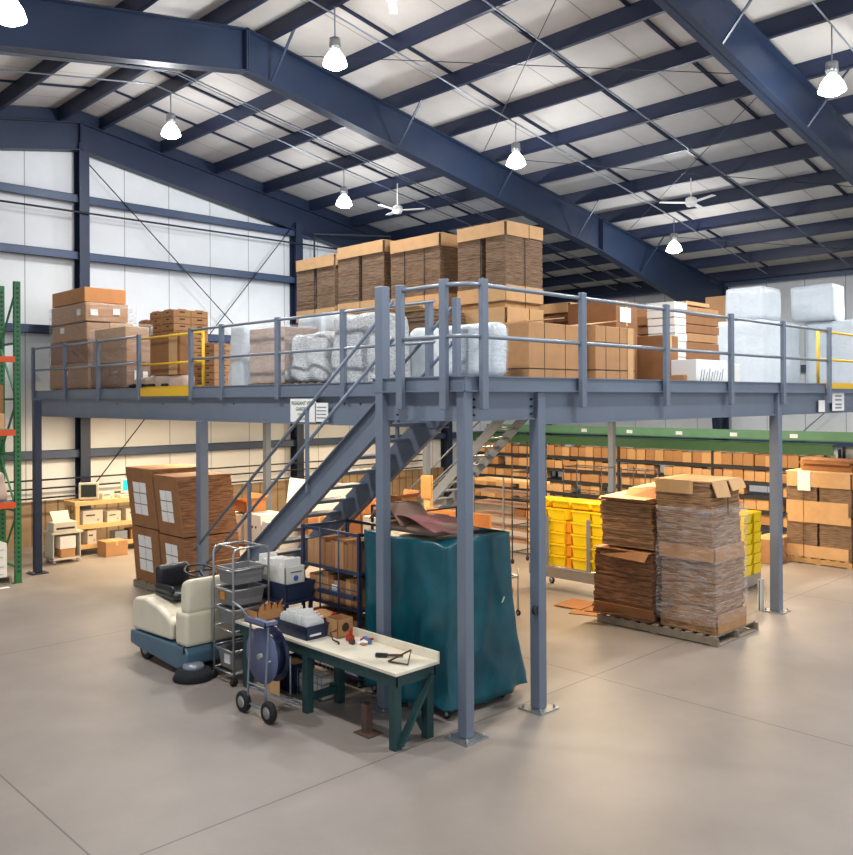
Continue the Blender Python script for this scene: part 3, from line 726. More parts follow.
# big cartons behind the right rail
def bigcarton(lab, x0, y0, x1, y1, zt, m='card', strip_=True, seed=0):
    t = thing('large_carton', lab, 'carton', (x0, y0, DK)); X, Y, H = x1 - x0, y1 - y0, zt - DK
    MB().box(0, 0, 0, X, Y, H).build('body', m, t, bevel=.01)
    MB().bar((X * .05, Y * .5, H + .01), (X * .62, Y * .45, H + .09), Y * .9, .01).build('flap', 'card2', t)
    if strip_:
        MB().box(X - .2, -.012, .02, X - .06, -.002, H).build('corner_board', 'card2', t)
    s = MB(); s.box(-.004, 0, H * .3, 0, Y, H * .3 + .012); s.box(0, -.004, H * .3, X, 0, H * .3 + .012); s.box(0, -.005, H * .74, X, 0, H * .74 + .006)
    for f in (.25, .6): s.box(X * f, -.004, 0, X * f + .006, 0, H)
    s.build('strap', 'dark', t)
    return t
bigcarton('large plain brown carton, nearest behind the right rail', 8.75, 7.05, 10.05, 8.2, 4.42)
bigcarton('second large brown carton, right of the nearest one and strapped round', 10.1, 6.95, 11.1, 8.3, 4.44)
t = carton('brown carton with a white label, above the strapped cartons on the right', 11.3, 7.4, DK, 11.9, 8.3, DK + 1.38, 'card3')
MB().box(-.2, -.46, 1.05, .1, -.452, 1.28).build('label', 'paper', t)
t = thing('cardboard_pile', 'brown cardboard pile behind the white labelled carton on the platform', 'cardboard pile', (11.6, 8.5, DK))
sheets(MB(), 0, 0, 0, .9, .9, 1.45, 24, .02, seed=8).build('flattened_boxes', 'edge2', t); cap(MB(), 0, 0, .9, .9, 1.45, .15).build('cardboard_cap', 'card2', t)
t = carton('narrow brown carton just left of the leaning white magazine stack', 12.0, 7.0, DK, 12.45, 7.5, DK + .85, 'card3')
t = carton('small plain carton at the foot of the narrow brown one', 11.9, 6.6, DK, 12.5, 6.95, DK + .22, 'card')
t = thing('box_stack', 'crooked stack of white edged cartons between brown cardboard and white foam', 'stack', (12.75, 7.2, DK))
r = random.Random(4)
for k in range(8): MB().box(-.08 + r.uniform(0, .05), 0, .42 + k * .13, .3 + r.uniform(0, .06), .5, .54 + k * .13).build('packet', 'white' if k % 4 else 'paper', t, bevel=.006)
t = thing('cardboard_pile', 'brown cardboard sheaf pile just left of the white foam blocks', 'cardboard pile', (13.15, 7.3, DK))
r = random.Random(9)
for k in range(7): MB().box(r.uniform(-.05, .03), 0, .38 + k * .15, 1.25 + r.uniform(-.05, .05), .9, .52 + k * .15).build('bundle', 'card3' if k % 3 else 'card', t, bevel=.008)
MB().box(.1, .1, 0, 1.2, .8, .38).build('pallet_block', 'card3', t)
MB().box(.2, .05, 1.46, 1.0, .8, 1.52).build('top_sheet', 'card2', t)
t = thing('lettered_crate', 'white carton with loose dark lettering at the foot of the crooked stack', 'carton', (12.0, 6.45, DK))
MB().box(0, 0, 0, 1.0, .42, .46).build('body', 'paper', t, bevel=.008)
s = MB(); r = random.Random(3)
for k in range(9):
    x = .12 + k * .085; s.bar((x, -.004, .14 + r.uniform(-.03, .03)), (x + .05, -.004, .3 + r.uniform(-.04, .04)), .014, .004)
s.build('dark_lettering', 'tube', t)
carton('short white carton right of the lettered one, behind the right rail', 13.06, 6.5, DK, 13.55, 6.9, DK + .42, 'white')
# white foam blocks
for lab, x0, y0, x1, y1, za, zb, sd in (
    ('upper left block of white wrapped foam on the platform', 17.0, 7.65, 17.85, 8.5, 5.0, 5.68, 1),
    ('lower left block of white wrapped foam behind the last rail posts', 16.95, 7.6, 18.7, 8.9, DK + .05, 5.0, 2),
    ('upper right block of white wrapped foam, near the right edge of the photo', 18.6, 6.9, 19.3, 7.8, 5.03, 5.8, 3),
    ('lower right block of white wrapped foam, behind the yellow gate', 18.75, 6.5, 20.1, 7.55, DK + .05, 5.03, 4)):
    t = thing('wrapped_foam_block', lab, 'foam block', (x0, y0, za))
    lump(0, 0, 0, x1 - x0, y1 - y0, zb - za, .025, 1.8, .09, .06, sd).build('foam', 'wrapw', t)
t = carton('tall plain brown carton tucked between the two white foam blocks', 18.3, 8.95, DK, 18.9, 9.6, 5.7, 'card')

# ============================================================ floor, near group
# --- white labelled cardboard stacks
def blk(mb, x0, y0, z0, x1, y1, z1, lx0, ly0, lx1, ly1, n=14, seed=0):
    r = random.Random(seed)
    for k in range(n):
        a = k / n; b = (k + 1) / n; j = r.uniform(-.004, .004)
        A = (lx0 + (lx1 - lx0) * a + j, ly0 + (ly1 - ly0) * a); zz0 = z0 + (z1 - z0) * a; zz1 = z0 + (z1 - z0) * b - .002
        mb.box(x0 + A[0], y0 + A[1], zz0, x1 + A[0], y1 + A[1], zz1)
    return mb
for lab, y0, y1, zt, xl in (('left one of the two leaning brown cardboard stacks with white labels', 14.1, 15.08, 2.18, 1.1), ('right one of the two leaning brown cardboard stacks with white labels, behind the platform column', 13.2, 14.02, 2.1, 1.05)):
    t = thing('labelled_cardboard_stack', lab, 'cardboard stack', (7.27, y0, .14)); L = y1 - y0; H = zt - .14; zm = H * .49; X0 = 0
    MBa = MB(); blk(MBa, 0, 0, 0, xl, L, zm - .02, 0, 0, -.06, .05, 12, 2); MBa.build('lower_bundle', 'edge2', t)
    MBb = MB(); blk(MBb, -.06, .03, zm, xl - .08, L + .03, H, 0, 0, -.08, .1, 14, 3); MBb.build('upper_bundle', 'edge2', t)
    c = MB(); n = 6
    for (z0, z1, a, b, dy0, dy1) in ((0, zm - .02, 0, -.06, 0, .05), (zm, H, -.06, -.14, .03, .13)):
        c.hexa([(a - .02, dy0 - .01, z0), (a - .005, dy0 - .01, z0), (a - .005, dy0 + L + .01, z0), (a - .02, dy0 + L + .01, z0)], [(b - .02, dy1 - .01, z1), (b - .005, dy1 - .01, z1), (b - .005, dy1 + L + .01, z1), (b - .02, dy1 + L + .01, z1)])
    c.hexa([(-.15, .12, H), (xl - .15, .12, H), (xl - .15, L + .14, H), (-.15, L + .14, H)], [(-.15, .12, H + .015), (xl - .15, .12, H + .015), (xl - .15, L + .14, H + .015), (-.15, L + .14, H + .015)])
    c.build('face_boards', 'card3', t)
    for (z0, z1, a, b, dy) in ((.2, zm - .14, -.008, -.052, .02), (zm + .22, H - .22, -.072, -.13, .07)):
        for i in range(2):
            for k in range(3):
                f0 = k / 3; f1 = (k + 1) / 3 - .03; y = L * .28 + i * L * .26 + dy
                za = z0 + (z1 - z0) * f0; zb = z0 + (z1 - z0) * f1; xa = a + (b - a) * f0 - .024; xb = a + (b - a) * f1 - .024
                MB().hexa([(xa - .004, y, za), (xa, y, za), (xa, y + L * .24, za), (xa - .004, y + L * .24, za)], [(xb - .004, y + .01, zb), (xb, y + .01, zb), (xb, y + .01 + L * .24, zb), (xb - .004, y + .01 + L * .24, zb)]).build('white_label', 'paper', t)
    s = MB()
    for z in (zm * .5, zm + (H - zm) * .62): s.box(xl * .02, -.004 + (.17 if z > zm else .02), z, xl, .0 + (.17 if z > zm else .02), z + .012)
    s.build('strapping', 'card2', t)
pallet('pallet under the left labelled cardboard stack', 7.22, 14.12, 8.4, 15.15)
pallet('pallet under the right labelled cardboard stack', 7.22, 13.18, 8.35, 14.06)

# --- ride-on floor sweeper
t = thing('ride_on_sweeper', 'cream and blue ride-on floor sweeper with a black seat, left of the tote cart', 'floor sweeper', (5.25, 9.55, 0))
body = MB(); body.prism([(0.05, .16), (.3, .07), (1.35, .13), (1.57, .16), (1.57, .33), (.08, .37), (.03, .3)], 'x', 0, .95)
body.build('base_body', 'sblue', t, bevel=.02)
rear = MB(); rear.prism([(.47, .385), (1.55, .35), (1.55, .72), (1.47, .78), (1.2, .81), (.85, .76), (.56, .66), (.47, .6)], 'x', .02, .93)
rear.build('rear_hood', 'cream', t, bevel=.04, seg=3)
MB().prism([(.3, .385), (.5, .385), (.5, .6), (.3, .5)], 'x', .1, .85).build('footwell', 'dark', t)
MB().box(.0, .05, .375, .92, .34, .80).build('front_tank', 'cream', t, bevel=.05, seg=3)
MB().prism([(.06, .78), (.24, .78), (.25, 1.08), (.2, 1.17), (.06, 1.22)], 'x', .02, .62).build('steering_column_cowl', 'cream', t, bevel=.07, seg=3)
lump(.2, .75, .80, .73, 1.32, .90, .004, 2, .06, .05, 1).build('seat', 'black', t)
lump(.22, 1.2, .84, .71, 1.34, 1.2, .004, 2, .06, .06, 2).build('seat_back', 'black', t)
lump(.2, .8, .86, .26, 1.28, .98, .004, 2, .05, .03, 2).build('arm_rest', 'black', t)
MB().box(.3, .85, .72, .63, 1.2, .81).build('seat_mount', 'dark', t)
w_ = [(.46 + .2 * math.cos(a), .52 + .19 * math.sin(a), 1.2 + .05 * math.sin(a)) for a in [k * math.pi / 10 for k in range(21)]]
st = MB(); st.tube(w_, .014, 8, cap=False); st.bar((.28, .52, 1.2), (.64, .52, 1.2), .02); st.bar((.46, .52, 1.2), (.4, .2, 1.1), .03)
st.build('steering_wheel', 'black', t)
def wheel(r, w, x, y, parent, name='wheel', axis='X', hub='galv'):
    mt = Matrix.Translation((x, y, r)) @ Matrix.Rotation(math.pi / 2, 4, 'Y' if axis == 'X' else 'X')
    o = MB().lathe([(r * .6, -w / 2), (r * .93, -w / 2), (r, -w * .25), (r, w * .25), (r * .93, w / 2), (r * .6, w / 2)], 22, mt).build(name, 'rubber', parent)
    MB().lathe([(r * .2, -w * .56), (r * .55, -w * .52), (r * .55, w * .52), (r * .2, w * .56)], 16, mt).build('hub', hub, o)
    return o
wheel(.14, .09, .07, 1.2, t); wheel(.14, .09, .88, 1.2, t); wheel(.12, .09, .5, .4, t)
MB().lathe([(.06, .2), (.12, .18), (.14, .13), (.1, .12)], 20, Matrix.Translation((.08, .02, 0))).build('brush_motor', 'tube', t)
MB().lathe([(.13, .13), (.2, .12), (.25, .02), (.23, .005), (.1, .01)], 26, Matrix.Translation((.08, .02, 0))).build('side_brush', 'brushm', t)
MB().tube([(-.005, .1, .3), (-.01, .1, .4)], .012, 6).build('latch', 'dark', t)

# --- tote cart
t = thing('tote_cart', 'chrome tube cart holding grey plastic totes, beside the sweeper', 'cart', (5.52, 8.96, 0)); CX, CY, CH = .5, .45, 1.63
fr = MB()
for y in (0, CY):
    fr.tube([(0, y, .1), (0, y, CH - .07), (.02, y, CH - .02), (.07, y, CH), (CX - .07, y, CH), (CX - .02, y, CH - .02), (CX, y, CH - .07), (CX, y, .1)], .014, 8)
fr.tube([(.08, 0, CH), (.08, CY, CH)], .012, 6); fr.tube([(CX - .08, 0, CH), (CX - .08, CY, CH)], .012, 6)
fr.build('frame', 'galv', t)
for z in (1.36, 1.12, .885, .64, .4, .135):
    s = MB(); s.tube([(0, 0, z), (0, CY, z)], .011, 6).tube([(CX, 0, z), (CX, CY, z)], .011, 6)
    s.tube([(0, 0, z + .01), (CX, 0, z + .01)], .009, 6).tube([(0, CY, z + .01), (CX, CY, z + .01)], .009, 6)
    s.build('shelf_rail', 'galv', t)
for x in (0, CX):
    for y in (0, CY): MB().lathe([(.008, -.014), (.05, -.014), (.05, .014), (.008, .014)], 12, Matrix.Translation((x, y, .05)) @ Matrix.Rotation(1.57, 4, 'X')).build('caster', 'rubber', t)
def tote(lab, x, y, z, sx, sy, h, m='grey', lbl=None):
    o = thing('plastic_tote', lab, 'tote', (x, y, z))
    MB().tray(-sx / 2, -sy / 2, 0, sx / 2, sy / 2, h, .008, .025).build('tub', m, o)
    rm = MB()
    for a in ((-sx / 2 - .015, -sy / 2 - .015, sx / 2 + .015, -sy / 2), (-sx / 2 - .015, sy / 2, sx / 2 + .015, sy / 2 + .015), (-sx / 2 - .015, -sy / 2, -sx / 2, sy / 2), (sx / 2, -sy / 2, sx / 2 + .015, sy / 2)): rm.box(a[0], a[1], h - .03, a[2], a[3], h)
    rm.build('rim', m, o)
    if lbl: MB().box(-sx / 2 - .004, lbl[1], h * .3, -sx / 2 + .012, lbl[2], h * .78).build('label', lbl[0], o)
    return o
tote('topmost grey tote on the chrome tube cart', 5.77, 9.185, 1.185, .44, .36, .2)
tote('second grey tote down on the cart, with an orange label', 5.77, 9.185, .93, .44, .36, .2, lbl=('label', .02, .12))
tote('third grey tote down on the cart, without a label', 5.77, 9.185, .70, .44, .36, .19)
tote('lowest dark grey tote on the cart, with a white label', 5.77, 9.185, .16, .44, .36, .23, 'grey', ('paper', -.09, .03))

# --- dark parts bin with white files, behind the cart
t = thing('wheeled_parts_bin', 'dark blue bin on a stand behind the chrome cart, under the white files', 'bin', (6.02, 8.62, 0))
for x in (.06, .42):
    for y in (.05, .75): MB().box(x - .02, y - .02, 0, x + .02, y + .02, .98).build('leg', 'cage', t)
MB().box(.02, .0, .93, .46, .8, .96).build('stand_top', 'cage', t); MB().tray(.02, .0, .965, .46, .8, 1.18, .012, .03).build('tub', 'cage', t)
t = thing('file_carton', 'white carton packed with white folders, one printed end, on the dark blue bin', 'carton', (6.08, 8.7, 0.985))
MB().tray(0, 0, 0, .3, .66, .38, .01).build('body', 'white', t)
r = random.Random(2)
for k in range(16): MB().box(.03, .05 + k * .036, .02, .27, .056 + k * .036 + .012, .42 + r.uniform(-.02, .06)).build('folder', 'paper', t)
MB().box(.01, -.006, .02, .29, 0, .15).build('kraft_band', 'ocard', t); s = MB(); s.lathe([(.02, 0), (.035, 0), (.035, .003)], 12, Matrix.Translation((.16, -.003, .24)) @ Matrix.Rotation(1.57, 4, 'X')); s.box(.08, -.005, .31, .26, 0, .322); s.build('printed_mark', 'tblue', t)

# --- workbench
t = thing('workbench', 'long cream topped workbench with dark green legs, in front of the platform columns', 'workbench', (5.58, 6.15, 0))
LY, LX, ZT_ = 3.0, .6, .77
MB().box(0, 0, ZT_ - .035, LX, LY, ZT_).build('worktop', 'btop', t, bevel=.006)
MB().box(LX - .025, 0, ZT_, LX, LY - .5, ZT_ + .09).build('backsplash', 'btop', t, bevel=.004)
MB().box(.02, .03, ZT_ - .15, .05, LY - .03, ZT_ - .037).box(LX - .05, .03, ZT_ - .15, LX - .02, LY - .03, ZT_ - .037).box(.03, .03, ZT_ - .15, LX - .03, .06, ZT_ - .037).box(.03, LY - .06, ZT_ - .15, LX - .03, LY - .03, ZT_ - .037).build('apron', 'bgreen', t)
for y in (.08, 1.5, 2.68):
    for x in (.06, LX - .1): MB().box(x - .045, y - .045, 0, x + .045, y + .045, ZT_ - .037).build('leg', 'bgreen', t, bevel=.004)
    if y > 1: MB().box(.1, y - .02, .12, LX - .14, y + .02, .2).build('cross_rail', 'bgreen', t)
MB().bar((.07, .02, .05), (LX - .1, .02, ZT_ - .12), .03, .08, up=(0, 1, 0)).build('diagonal_brace', 'bgreen', t)
MB().bar((LX - .09, .14, .05), (.32, .14, .38), .03, .08, up=(0, 1, 0)).build('diagonal_brace', 'bgreen', t)
MB().box(LX - .14, 1.5, .14, LX - .1, 2.6, .2).build('long_rail', 'bgreen', t)
t = thing('document_tray', 'dark blue plastic crate heaped with white papers on the workbench', 'crate', (5.63, 7.66, .772))
MB().tray(0, 0, 0, .3, .58, .15, .012, .012).build('tub', 'cage', t)
MB().box(.05, -.006, .04, .2, .005, .06).build('white_sticker', 'paper', t)
MB().box(-.01, -.01, .135, .31, .0, .155).box(-.01, .58, .135, .31, .59, .155).box(-.01, 0, .135, 0, .58, .155).box(.3, 0, .135, .31, .58, .155).build('rim', 'cage', t)
r = random.Random(5); pp = MB()
for k in range(40):
    y = .03 + k * .0132; z0 = .1 + .1 * math.sin(k / 39 * math.pi) ** .5
    pp.box(.03 + r.uniform(0, .02), y, .03, .27 + r.uniform(-.02, .01), y + .006, z0 + r.uniform(.03, .1), tilt=('Z', r.uniform(-.1, .1)))
o = pp.build('papers', 'paper', t); o['kind'] = 'stuff'
t = thing('tool_carton', 'small brown carton with a dark round mark on the workbench, right of the paper crate', 'carton', (5.96, 7.5, .772))
MB().tray(-.02, 0, 0, .2, .22, .2, .006).build('body', 'card', t)
MB().lathe([(.03, 0), (.05, 0), (.05, .003), (.03, .003)], 14, Matrix.Translation((.09, -.002, .11)) @ Matrix.Rotation(1.57, 4, 'X')).build('printed_ring', 'slot', t)
MB().bar((0, .22, .2), (-.02, .3, .26), .18, .005).build('flap', 'card', t)
t = thing('parts_bin', 'orange red bin behind the small brown carton on the workbench', 'bin', (5.96, 7.78, .772)); MB().tray(0, 0, 0, .2, .3, .2, .01).build('tub', 'red', t); lump(.02, .02, .05, .18, .28, .22, .02, 8, .04, .03, 2).build('crumpled_card', 'ocard', t)
t = thing('flap_carton', 'low brown carton with upright torn flaps on the far end of the workbench', 'carton', (5.7, 8.72, .772))
MB().tray(0, 0, 0, .4, .3, .12, .007).build('body', 'card', t)
for k in range(4): MB().prism([(.02 + k * .09, .12), (.1 + k * .09, .12), (.09 + k * .09, .2 + .03 * (k % 2)), (.03 + k * .09, .17)], 'y', .0, .006).build('flap', 'ocard', t)
t = thing('hand_tape_gun', 'red handled tape gun lying among the tools on the workbench', 'tape gun', (5.95, 7.28, .772))
MB().box(0, 0, 0, .05, .1, .07).build('body', 'red', t, bevel=.008); MB().bar((.02, .05, .06), (.02, .02, .14), .025, .03).build('handle', 'red', t)
t = thing('wire_hook_tool', 'black hooked wire tool on the workbench beside the brown carton', 'tool', (5.83, 7.35, .775)); MB().tube([(0, 0, .01), (0, .1, .02), (.03, .18, .08), (.06, .12, .1), (.12, .2, .09)], .008, 6).build('wire', 'black', t); MB().tube([(0, .0, .012), (-.03, -.04, .012)], .012, 6).build('grip', 'black', t)
t = thing('blue_clamp', 'small blue clamp lying near the middle of the workbench', 'clamp', (6.05, 7.08, .775)); MB().bar((0, 0, .02), (.05, .16, .03), .04, .03).build('jaw', 'tblue', t); MB().bar((0, .16, .02), (.08, .04, .03), .03, .02).build('handle', 'red', t)
t = thing('brown_block', 'little brown block between the hook tool and the blue clamp', 'block', (5.9, 7.2, .773)); MB().box(0, 0, 0, .04, .06, .05).build('block', 'rust', t); MB().box(.05, -.06, 0, .1, -.0, .02).build('tag', 'paper', t)
t = thing('rag', 'white crumpled rag beside the red tape gun', 'rag', (6.0, 7.1, .774)); lump(0, 0, 0, .08, .1, .03, .012, 14, .02, .012, 3).build('cloth', 'paper', t); lump(-.04, -.02, 0, .02, .04, .02, .008, 14, .02, .008, 4).build('corner', 'ocard', t)
t = thing('wire_brush', 'black handled brush lying near the right end of the workbench', 'brush', (5.8, 6.7, .774)); MB().bar((0, 0, .02), (.07, -.1, .02), .05, .03).build('bristle_head', 'black', t); MB().bar((.07, -.1, .02), (.18, -.22, .02), .03, .02).build('handle', 'rust', t)
t = thing('triangle_bracket', 'rusty triangular steel bracket standing on the right end of the workbench', 'bracket', (5.76, 6.3, .775))
MB().tube([(0, 0.16, .01), (.06, -.06, .012), (.22, .06, .1), (0, .16, .01)], .010, 6).build('frame', 'rust', t)
t = thing('floor_stub', 'short rusty steel stub standing on the floor under the workbench', 'steel stub', (5.72, 6.75, 0)); MB().box(-.04, -.04, .01, .04, .04, .3).build('tube', 'rust', t); MB().box(-.1, -.14, 0, .1, .1, .01).build('foot_plate', 'rust', t)
for lab, x, y, sx, sy, h, m_ in (('dark wire basket under the workbench, between the middle legs', 5.9, 7.75, .3, .6, .3, 'tube'), ('tall brown board offcuts leaning under the far end of the workbench', 5.68, 8.25, .12, .4, .56, 'card'), ('blue grey crate under the far end of the workbench', 5.85, 8.2, .3, .4, .35, 'cage')):
    t = thing('storage_under_bench', lab, 'storage', (x, y, 0))
    if m_ == 'tube':
        b = MB()
        for k in range(9): b.tube([(0, k * sy / 8, 0.01), (0, k * sy / 8, h)], .004, 5).tube([(sx, k * sy / 8, 0.01), (sx, k * sy / 8, h)], .004, 5)
        for z in (.01, h / 3, h * .67, h): b.tube([(0, 0, z), (sx, 0, z), (sx, sy, z), (0, sy, z), (0, 0, z)], .005, 5)
        b.build('wire_mesh', 'tube', t); lump(.03, .03, .01, sx - .03, sy - .03, h - .05, .02, 6, .08, .03, 3).build('contents', 'white', t)
    elif m_ == 'card':
        for k in range(5): MB().box(k * .02, k * .05, 0.0, k * .02 + .008, k * .05 + .2, h - .06 * k).build('board', 'card' if k % 2 else 'card2', t)
    else: MB().tray(0, 0, 0, sx, sy, h, .01, .02).build('tub', 'cage', t); MB().box(.02, .02, .05, sx - .02, sy - .02, h - .04).build('contents', 'card', t)

# --- hose reel on a hand truck
t = thing('strapping_reel_cart', 'blue grey reel of black strapping on a two wheeled hand cart, before the workbench', 'reel cart', (5.18, 7.92, 0))
fr = MB()
for y in (-.17, .17): fr.tube([(-.02, y, .12), (-.02, y, .3), (.02, y, 1.0), (-.02, y, 1.06)], .012, 8)
fr.tube([(-.02, .17, 1.06), (-.05, .25, 1.14), (-.08, .38, 1.19)], .012, 8); fr.tube([(-.02, -.17, .34), (-.02, .17, .34)], .011, 6); fr.tube([(0, -.17, .62), (.3, -.17, .62)], .012); fr.tube([(.3, -.17, .62), (.3, -.17, .2)], .01)
for y in (-.14, .14): fr.tube([(-.02, y, .3), (.42, y, .06), (.55, y, .03)], .01, 6)
fr.tube([(.55, -.14, .03), (.55, .14, .03)], .01, 6); fr.tube([(.42, -.14, .06), (.42, .14, .06)], .01, 6)
fr.tube([(-.02, -.24, .115), (-.02, .24, .115)], .012, 6); fr.build('frame', 'tube', t)
MB().box(-.04, -.2, 1.0, .12, .2, 1.012).box(-.04, -.2, 1.0, -.03, .2, 1.06).box(-.04, -.2, 1.0, .12, -.19, 1.05).build('tool_tray', 'reelgrey', t)
def disc(r, x, w, nm, m_):
    return MB().lathe([(.02, 0), (r, 0), (r, w), (.02, w)], 36, Matrix.Translation((x, 0, .645)) @ Matrix.Rotation(math.pi / 2, 4, 'Y')).build(nm, m_, t)
disc(.3, .045, .008, 'side_plate', 'reelgrey'); disc(.245, .055, .13, 'strapping_coil', 'drum'); disc(.3, .19, .01, 'side_plate', 'drum'); disc(.03, .0, .24, 'axle', 'galv')
w1 = wheel(.115, .065, -.03, -.245, t); w2 = wheel(.115, .065, -.03, .245, t)

# --- blue cage cart with cartons
t = thing('cage_cart', 'tall navy wire cage cart of brown cartons, between workbench and teal cart', 'cage cart', (6.5, 7.8, 0)); X, Y, H = .72, 1.1, 1.84
fr = MB()
for x in (0, X):
    for y in (0, Y): fr.box(x - .018, y - .018, .12, x + .018, y + .018, H)
fr.build('corner_posts', 'cage', t)
for z in (.14, .5, .93, 1.36, H - .02):
    s = MB(); s.box(-.015, 0, z - .025, .015, Y, z + .01).box(X - .015, 0, z - .025, X + .015, Y, z + .01).box(0, -.015, z - .025, X, .015, z + .01).box(0, Y - .015, z - .025, X, Y + .015, z + .01)
    if z < 1.5: s.box(0, 0, z - .01, X, Y, z)
    s.build('shelf', 'cage', t)
for yy in (Y / 3, Y * 2 / 3): MB().tube([(-.015, yy, .14), (-.015, yy, H)], .010, 6).build('upright_wire', 'cage', t)
MB().tube([(-.015, 0, 1.15), (-.015, Y, 1.15)], .006, 6).build('cross_wire', 'cage', t)
MB().bar((-.05, .02, 1.08), (-.05, Y * .64, 1.08), .05, .05).build('latch_bar', 'cage', t)
for x in (.04, X - .04):
    for y in (.05, Y - .05): wheel(.05, .025, x, y, t, 'caster')
rr = random.Random(11); BK = 'brown cartons in the blue cage cart'
def simple_box(nm, m_, sx, sy, sz, extra=None):
    mb = MB(); mb.box(-sx / 2, -sy / 2, 0, sx / 2, sy / 2, sz); o = mb.build(nm, m_); 
    return o
protos = [simple_box('shipping_carton', m_, .3, .1, .32) for m_ in ('card', 'card3', 'card2', 'white')]
for o in protos:
    o.modifiers.new('b', 'BEVEL').width = .004
first = [True] * 4
def put(i, loc, lab, cat, grp, sc=None, rz=0):
    p = protos[i]
    if first[i]: o = p; first[i] = False
    else: o = p.copy(); col.objects.link(o)
    o.location = loc; o.rotation_euler = (0, 0, rz)
    if sc: o.scale = sc
    tag(o, lab, cat, grp); return o
names = ('middle shelf', 'upper shelf', 'lower shelf')
for zi, (z, zn, hh) in enumerate(((1.362, 'top', 1.2), (.932, 'middle', 1.15), (.502, 'lower', 1.15))):
    y = .06
    while y < Y - .07:
        wd = rr.choice((.07, .1, .13)); h_ = hh * rr.uniform(.75, 1.0)
        if y + wd > Y - .03: break
        put(rr.choice((0, 1, 1)), (6.5 + .2, 7.8 + y + wd / 2, z), 'brown carton standing upright on the %s shelf of the navy cage cart' % zn, 'carton', 'cartons on the %s shelf of the cage cart' % zn, (1.1, wd / .1 * .96, h_))
        y += wd
tag(MB().box(-.004, 0, 0, 0, .1, .14).build('address_label', 'paper'), 'white address label on a middle shelf carton of the cage cart', 'label').location = (6.505, 8.22, 1.03)

# --- teal covered cart
t = thing('covered_cart', 'large cart under a teal vinyl cover, behind the nearest platform columns', 'covered cart', (6.5, 6.36, 0))
def sheetmesh(P, nu, nv, fn, nm, m_, par, th=.006):
    b = MB(); g = [[b.b.verts.new(fn(i / nu, j / nv)) for j in range(nv + 1)] for i in range(nu + 1)]
    for i in range(nu):
        for j in range(nv):
            f = b.b.faces.new((g[i][j], g[i + 1][j], g[i + 1][j + 1], g[i][j + 1])); f.smooth = True
    o = b.build(nm, m_, par, solid=th); return o
Lx, Ly, Ht = 1.05, 1.34, 1.9
def cov(u, v):
    # u goes round the cart from the back of the left face, past the near corner, to the right face and back
    per = [(0, Ly + .02), (0, 0), (Lx, 0), (Lx, Ly + .02)]; z = Ht * (1 - v) + .09 * v
    s = u * (Ly + Lx + Ly); 
    flare = .0 + .33 * v * v
    def P(s):
        if s < Ly: return Vector((0, Ly - s, 0)), Vector((-1, 0, 0))
        if s < Ly + Lx: return Vector((s - Ly, 0, 0)), Vector((0, -1, 0))
        return Vector((Lx + flare * .9, s - Ly - Lx, 0)), Vector((1, 0, 0))
    p, n = P(s)
    if Ly <= s < Ly + Lx: p.x += flare * .9 * ((s - Ly) / Lx)
    e = nz(s * 1.1, v * .8, 3, 2.0) * .05 + nz(s * 3, v * 2 + s, 9, 1.5) * .03 + (abs(nz(s * 1.6 + v * 1.2, v * 1.4 - s * .8, 5, 2.2)) - .25) * -.06 + .02 * math.sin(s * 9 + v * 7) * v
    sag = -.05 * math.exp(-((s - Ly) / .12) ** 2) * (1 - v)
    top = .05 * math.sin(min(1, s / Ly) * math.pi) * (1 - v) * -.6
    p = p + n * (e * (.3 + v)) ; p.z = z + sag + top + (.03 * math.sin(s * 6) if v > .99 else 0)
    return p
sheetmesh(None, 90, 36, cov, 'vinyl_cover', 'teal', t, .008)
def topc(u, v): return Vector((u * Lx, v * Ly, Ht - .012 - .05 * math.exp(-((u * u + v * v) / .02)) + nz(u * 2, v * 2, 1, 2) * .02 - .03 * math.sin(v * math.pi)))
sheetmesh(None, 20, 24, topc, 'cover_top', 'teal', t, .008)
fr = MB()
for x in (.06, Lx - .04):
    for y in (.06, Ly - .06): fr.box(x - .02, y - .02, .14, x + .02, y + .02, Ht - .12)
fr.box(.04, .04, .1, Lx - .02, Ly - .04, .14); fr.build('steel_frame', 'dark', t)
for x, y in ((.08, .08), (Lx - .05, .1), (.08, Ly - .08), (Lx - .05, Ly - .08)): wheel(.05, .03, x, y, t, 'caster')
s = MB(); s.bar((.85, -.035, 1.13), (.89, -.035, 1.19), .012, .01); s.build('white_scuff', 'paper', t)
t = thing('folded_blanket', 'dusty pink blanket draped over the top of the teal covered cart', 'blanket', (6.55, 6.45, 1.9))
def bl(u, v):
    x = u * .7; y = .12 + v * 1.0
    return Vector((x, y, .03 + (.17 * math.sin(max(0, min(1, v * .95 + .03)) * math.pi * .85)) * (1 - .35 * u) + nz(x * 2, y * 2, 2, 1.8) * .06 + .02 * math.sin(x * 9 + y * 4)))
sheetmesh(None, 26, 30, bl, 'blanket', 'pink', t, .012)
def bl2(u, v): return Vector((-.02 + u * .5, .65 + v * .55, .1 + .2 * math.sin(v * 3) + nz(u * 2, v * 2, 7, 2) * .05))
sheetmesh(None, 14, 14, bl2, 'tan_fold', 'blanket', t, .012)
lump(.05, .2, .0, .6, 1.0, .12, .03, 2, .1, .05, 3).build('padding', 'blanket', t)

